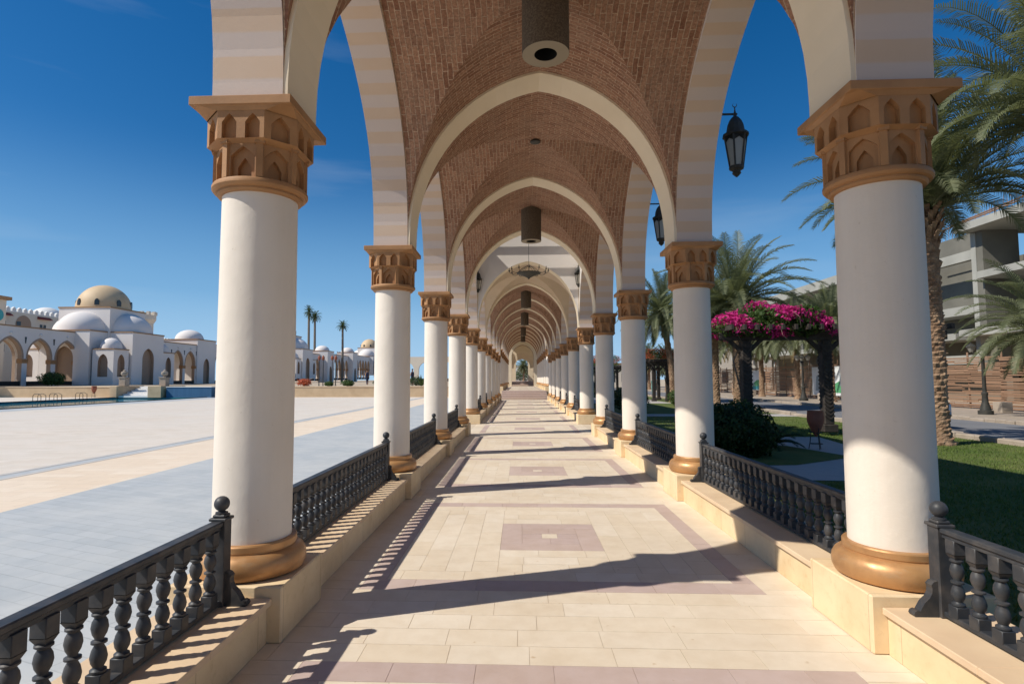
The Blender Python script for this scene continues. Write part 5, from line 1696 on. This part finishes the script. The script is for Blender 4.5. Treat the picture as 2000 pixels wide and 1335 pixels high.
pergola((8.27, 16.3, 0.06), [-2.2, 0.0, 2.6], [0.0], 'dark wooden pergola with thick lattice posts in the garden', ('pink', 'magenta bougainvillea covering the top of the near pergola', -0.2), 2,
        [(-2.1, 0.1, 3.08, 0.8, 0.7, 0.36), (-2.6, 0.3, 2.95, 0.5, 0.7, 0.40), (-1.3, 0.1, 3.22, 0.75, 0.8, 0.34), (-0.65, -0.2, 3.08, 0.62, 0.55, 0.42), (-0.35, -0.45, 2.98, 0.36, 0.3, 0.26), (-1.7, -0.4, 2.86, 0.9, 0.30, 0.26),
         (-1.75, 0.2, 3.5, 0.35, 0.4, 0.22), (-0.9, -0.5, 3.3, 0.5, 0.3, 0.22), (-1.1, 0.4, 3.42, 0.5, 0.5, 0.2), (0.05, -0.4, 2.72, 0.15, 0.12, 0.1)], 12500, 0.26)
pergola((9.3, 40.5, -0.04), [-0.2, 0.75, 3.4], [0.0, 2.6], 'far dark pergola beside the road, between second and third right columns', ('orange_flower', 'red flowering creeper on top of the far pergola', -0.6), 4,
        [(0.3, 0.5, 3.35, 1.6, 1.2, 0.42), (1.8, 0.5, 3.2, 1.4, 1.1, 0.36)], 4500, 0.22)
pergola((8.3, 58.0, -0.04), [-1.0, 1.2], [0.0, 2.6], 'farthest dark pergola, between third and fourth right columns', ('orange_flower', 'red flowering creeper on the farthest pergola', -0.6), 6,
        [(0.0, 0.5, 3.6, 1.8, 1.2, 0.5)], 3000, 0.22)

# parked car mostly behind the nearest right column
car = thing('parked_car', 'blue grey car on the road, mostly hidden behind the nearest right column', 'car', (12.27, 19.85, -0.03))
car.scale = (0.88, 0.81, 0.93)
secs = [(-2.15, 0.62, 0.70, 0.35), (-2.10, 0.80, 0.86, 0.30), (-1.3, 0.86, 0.95, 0.26), (-0.9, 0.86, 1.0, 0.26), (-0.35, 0.86, 1.42, 0.26), (0.5, 0.86, 1.47, 0.26), (1.3, 0.86, 1.40, 0.26), (1.85, 0.85, 1.02, 0.26), (2.10, 0.82, 0.94, 0.30), (2.18, 0.66, 0.78, 0.38)]
mb = MB(); vs = []; fs = []
for (y, hw, zt, zb) in secs:
    zm = min(0.92, zt-0.03)
    ht = hw*0.74 if zt > 1.1 else hw*0.92
    ring = [(-hw*0.92, zb), (hw*0.92, zb), (hw, zb+0.18), (hw, zm), (ht, zt-0.03), (ht*0.8, zt), (-ht*0.8, zt), (-ht, zt-0.03), (-hw, zm), (-hw, zb+0.18)]
    vs += [(x, y, z) for x, z in ring]
n = 10
for i in range(len(secs)-1):
    for k in range(n): fs.append((i*n+k, i*n+(k+1) % n, (i+1)*n+(k+1) % n, (i+1)*n+k))
fs.append(tuple(range(n))[::-1]); fs.append(tuple((len(secs)-1)*n+k for k in range(n)))
mb.mesh(vs, fs); mb.build('body', MT['car_paint'], car, smooth=35)
mb = MB()
for sx in (-1, 1):
    for (ya, yb) in ((-0.75, 0.15), (0.22, 1.15)):
        mb.face([(sx*0.872, ya, 0.96), (sx*0.872, yb, 0.96), (sx*0.70, yb-0.05*(yb > 1), 1.36), (sx*0.70, max(ya, -0.35)+0.02, 1.36)])
mb.build('side_window', MT['window_dark'], car)
for sx in (-1, 1):
    for y in (-1.35, 1.35):
        w_ = MB(); w_.lathe([(0.20, -0.10), (0.31, -0.10), (0.33, -0.07), (0.33, 0.07), (0.31, 0.10), (0.20, 0.10)], 24)
        wo = w_.build('wheel', MT['rubber'], car, loc=(sx*0.80, y, 0.33)); wo.rotation_euler = (0, pi/2, 0)
        rm = MB(); rm.lathe([(0.02, -0.105), (0.19, -0.09), (0.20, 0.09), (0.02, 0.105)], 16); rm.build('rim', MT['chrome'], wo)
for sx in (-1, 1):
    mb = MB(); mb.box(sx*0.62-0.12, sx*0.62+0.12, 2.10, 2.165, 0.72, 0.86); mb.build('tail_light', MT['red_trim'], car)

# small far figure
def person(loc, label, top, legs_m, rz=0):
    t = thing('person', label, 'person', loc, rz)
    me = bpy.data.meshes.new('body')
    V = [(0, 0, 0.95), (0, 0, 1.15), (0, 0, 1.40), (0, 0, 1.50), (0, 0.01, 1.60), (0, 0.01, 1.70),
         (0.10, 0, 0.90), (0.11, 0.05, 0.50), (0.11, 0, 0.08), (0.11, 0.12, 0.04),
         (-0.10, 0, 0.90), (-0.11, -0.08, 0.50), (-0.11, -0.2, 0.10), (-0.11, -0.08, 0.04),
         (0.18, 0, 1.38), (0.24, -0.02, 1.12), (0.24, 0.10, 0.90), (-0.18, 0, 1.38), (-0.24, 0.04, 1.12), (-0.24, 0.14, 0.90)]
    Ed = [(0, 1), (1, 2), (2, 3), (3, 4), (4, 5), (0, 6), (6, 7), (7, 8), (8, 9), (0, 10), (10, 11), (11, 12), (12, 13), (2, 14), (14, 15), (15, 16), (2, 17), (17, 18), (18, 19)]
    me.from_pydata(V, Ed, [])
    o = bpy.data.objects.new('body', me); COL.objects.link(o); setparent(o, t)
    md = o.modifiers.new('skin', 'SKIN')
    rad = [0.14, 0.13, 0.15, 0.055, 0.095, 0.085, 0.095, 0.062, 0.045, 0.035, 0.095, 0.062, 0.045, 0.035, 0.055, 0.042, 0.03, 0.055, 0.042, 0.03]
    for i, q in enumerate(rad): me.skin_vertices[0].data[i].radius = (q, q*0.8)
    me.skin_vertices[0].data[0].use_root = True
    s2 = o.modifiers.new('sub', 'SUBSURF'); s2.levels = 1; s2.render_levels = 1
    me.materials.append(MT['skin'])
    mb = MB(); mb.lathe([(0.17, 0.0), (0.165, 0.2), (0.19, 0.42), (0.17, 0.5), (0.07, 0.53)], 14, cz=0.92)
    mb.v = [(x*1.15, y*0.85, z) for x, y, z in mb.v]
    mb.build('shirt', MT[top], t, smooth=60)
    for sx, yy in ((0.105, 0.03), (-0.105, -0.06)):
        mb = MB(); mb.tube([(sx, 0, 0.95), (sx*1.05, yy, 0.5), (sx*1.05, yy*1.6, 0.10)], [0.11, 0.085, 0.07], 10)
        mb.build('trouser_leg', MT[legs_m], t, smooth=60)
    mb = MB(); dome(mb, 0, -0.01, 1.66, 0.105, 0.12, 12, 5); mb.build('hair', MT['hair'], t)
    return t
person((11.75, 52.0, -0.03), 'person in a long teal garment standing by the road near the far pergola', 'teal_cloth', 'teal_cloth')
for k, (x, y) in enumerate([(-17.9, 66.0), (-17.0, 66.5), (-11.9, 62.0)]):
    person((x, y, T0-0.02), ['small distant person on the terrace, left one of two', 'small distant person on the terrace, right one of two', 'distant person on the terrace close to the second left column'][k], ['navy_cloth', 'terracotta', 'navy_cloth'][k], 'navy_cloth', 1.0)

# garden lamp posts on the terrace
gl = thing('garden_post', 'x', 'lamp post')
mb = MB(); mb.lathe([(0.09, 0), (0.05, 0.1), (0.04, 2.2), (0.03, 2.5)], 8); mb.build('pole', MT['lamp_iron'], gl)
mb = MB(); mb.lathe([(0.06, 2.5), (0.13, 2.6), (0.15, 2.8), (0.10, 2.88), (0.02, 3.0)], 10); mb.build('lantern_head', MT['terracotta'], gl)
for k, x in enumerate((-20.1, -19.7, -18.8, -18.45)):
    lab = ['first', 'second', 'third', 'fourth'][k]+' thin dark post on the far terrace, counted from the left'
    if k == 0: gl.location = (x, 56.5, T0); gl['label'] = lab; gl['group'] = 'posts on the terrace'
    else: dup(gl, None, (x, 56.5, T0), 0, None, lab, 'posts on the terrace')

# far end seen through the gateway
sheet('far_walkway', [rect(-2.6, 2.6, 75.99, 80.0)], ZUP-0.004, MT['sand'])
mb = MB()
for k in range(3): mb.box(-2.4, 2.4, 79.5+0.5*k, 140, 0.3, ZUP+0.18*(k+1))
tag(mb.build('far_stairs', MT['floor_mauve']), 'reddish steps and path seen through the gateway', 'stairs')
g2 = thing('far_gateway', 'second, smaller pointed gateway seen inside the first one', 'gateway', (0, 112, 1.18))
mb = MB(); arch_panel(mb, lambda u, t, z: (u, t, z), 1.2, 4.6, -6.0, 6.0, 5.6, 0.0, 0.0, 1.2, zs=3.2, n=12, msof=1, ends=True)
mb.build('wall', [MT['cream_plaster'], MT['trim_brown']], g2)
for sx in (-1, 1):
    t = thing('passage_wall', ['cream arcaded wall right of the passage between the two gateways', 'cream arcaded wall left of the passage between the two gateways'][0 if sx > 0 else 1], 'wall', (sx*2.45, 94, 0.2))
    mb = MB()
    for k in range(7):
        c_ = -16.5+5.2*k
        arch_panel(mb, lambda u, tt, z: (tt*sx, c_+u, z), 1.7, 4.6, -2.6, 2.6, 6.2, 0.9, 0, 0.5, zs=3.2, n=8, msof=0)
    mb.build('arches', MT['cream_plaster'], t)
    mb = MB(); mb.box(min(0, sx*0.5), max(0, sx*0.5), -19.1, 17.3, 0, 0.897)
    mb.build('base_wall', MT['cream_plaster'], t)
pv = thing('passage_vault', 'row of arches and ceiling over the passage between the two gateways', 'vault', (0, 94, 0))
for k in range(6):
    mb = MB(); yk = -14+5.2*k
    arch_panel(mb, lambda u, t, z: (u, yk+t, z), 1.5, 5.3, -1.95, 1.95, 6.3, 3.6, 0.0, 0.5, zs=3.9, n=10, msof=0)
    mb.build('transverse_arch', MT['cream_plaster'], pv)
mb = MB(); mb.box(-1.95, 1.95, -18.0, 16.5, 6.31, 6.5); mb.build('ceiling', MT['bay_plaster'], pv)
tp, _c = palm((0.4, 124, 1.18), 3.0, 0.2, 0.18, 44, cr3, 'dark palm standing behind both gateways at the end of the walk', 0.75)
hd = thing('hedge', 'green hedge closing the view behind the gateways', 'hedge', (0, 130, 1.1))
leaf_blob('foliage', MT['green_leaf'], hd, [(0, 0, 1.2, 3.5, 1.0, 1.2)], 2500, 0.14, 3)
w3 = thing('boundary_wall', 'white wall behind the hedge at the end of the walk', 'wall', (0, 134, 1.1))
mb = MB(); mb.box(-14, 14, 0, 0.4, 0, 3.4); mb.build('wall', MT['white'], w3)
mb = MB(); mb.box(-14.1, 14.1, -0.1, 0.5, 3.4, 3.55); mb.build('coping', MT['cap_stone'], w3)
# low houses and trees beyond the garden on the right
for k, (x0, x1, y0, y1, h, lab) in enumerate([(13.0, 24.0, 104, 112, 4.2, 'low cream house at the far end of the road'), (26, 44, 84, 96, 7.0, 'cream house behind the far end of the stick fence')]):
    t = thing('house', lab, 'house', ((x0+x1)/2, (y0+y1)/2, 0)); hx, hy = (x1-x0)/2, (y1-y0)/2
    mb = MB(); mb.box(-hx, hx, -hy, hy, 0, h); mb.build('wall', MT['bldg_cream'], t)
    mb = MB(); mb.box(-hx-0.2, hx+0.2, -hy-0.2, hy+0.2, h, h+0.25); mb.build('roof', MT['trim_brown'], t)
    for q in range(int(hx)):
        mb = MB(); mb.box(-hx+1+q*2.0, -hx+1.9+q*2.0, -hy-0.02, -hy+0.1, 1.0, 2.6); mb.build('window', MT['window_dark'], t)
def tree(loc, h, rr, seed, label):
    t = thing('tree', label, 'tree', loc)
    mb = MB(); mb.tube([(0, 0, 0), (0.1, 0, h*0.4), (-0.1, 0.1, h*0.75)], [0.18, 0.13, 0.05], 8); mb.build('trunk', MT['thin_trunk'], t)
    leaf_blob('crown', MT['green_leaf'], t, [(0, 0, h*0.7, rr, rr, h*0.28), (rr*0.5, 0, h*0.62, rr*0.6, rr*0.6, h*0.2), (-rr*0.5, 0.2, h*0.75, rr*0.6, rr*0.6, h*0.2)], 2200, 0.13, seed)
tree((9.0, 78, 0), 4.5, 2.0, 51, 'small dark tree beyond the pergolas, nearer to the walkway')
tree((13.0, 90, 0), 5.0, 2.4, 52, 'small tree at the far end of the road')
tree((6.0, 96, 0), 4.4, 2.2, 53, 'distant tree between the third and fourth right columns')

for o in list(COL.objects):
    if o.parent is not None: continue
    k = o.name.split('.')[0]
    if k in ('domed_pavilion', 'domed_block', 'crenellated_hotel', 'round_turret', 'white_dome_house', 'tall_palm') or (k == 'distant_arcade' and o.location.x < -40):
        o.location.y -= 2.7 if o.location.y < 120 else 2.0
    elif k in ('retaining_wall', 'pool_wall', 'plaza_stairs', 'stair_pier', 'agave', 'garden_post', 'terrace_ground') or (k in ('bush', 'person', 'amphora') and o.location.x < -8 and o.location.y > 48):
        o.location.y -= 1.4
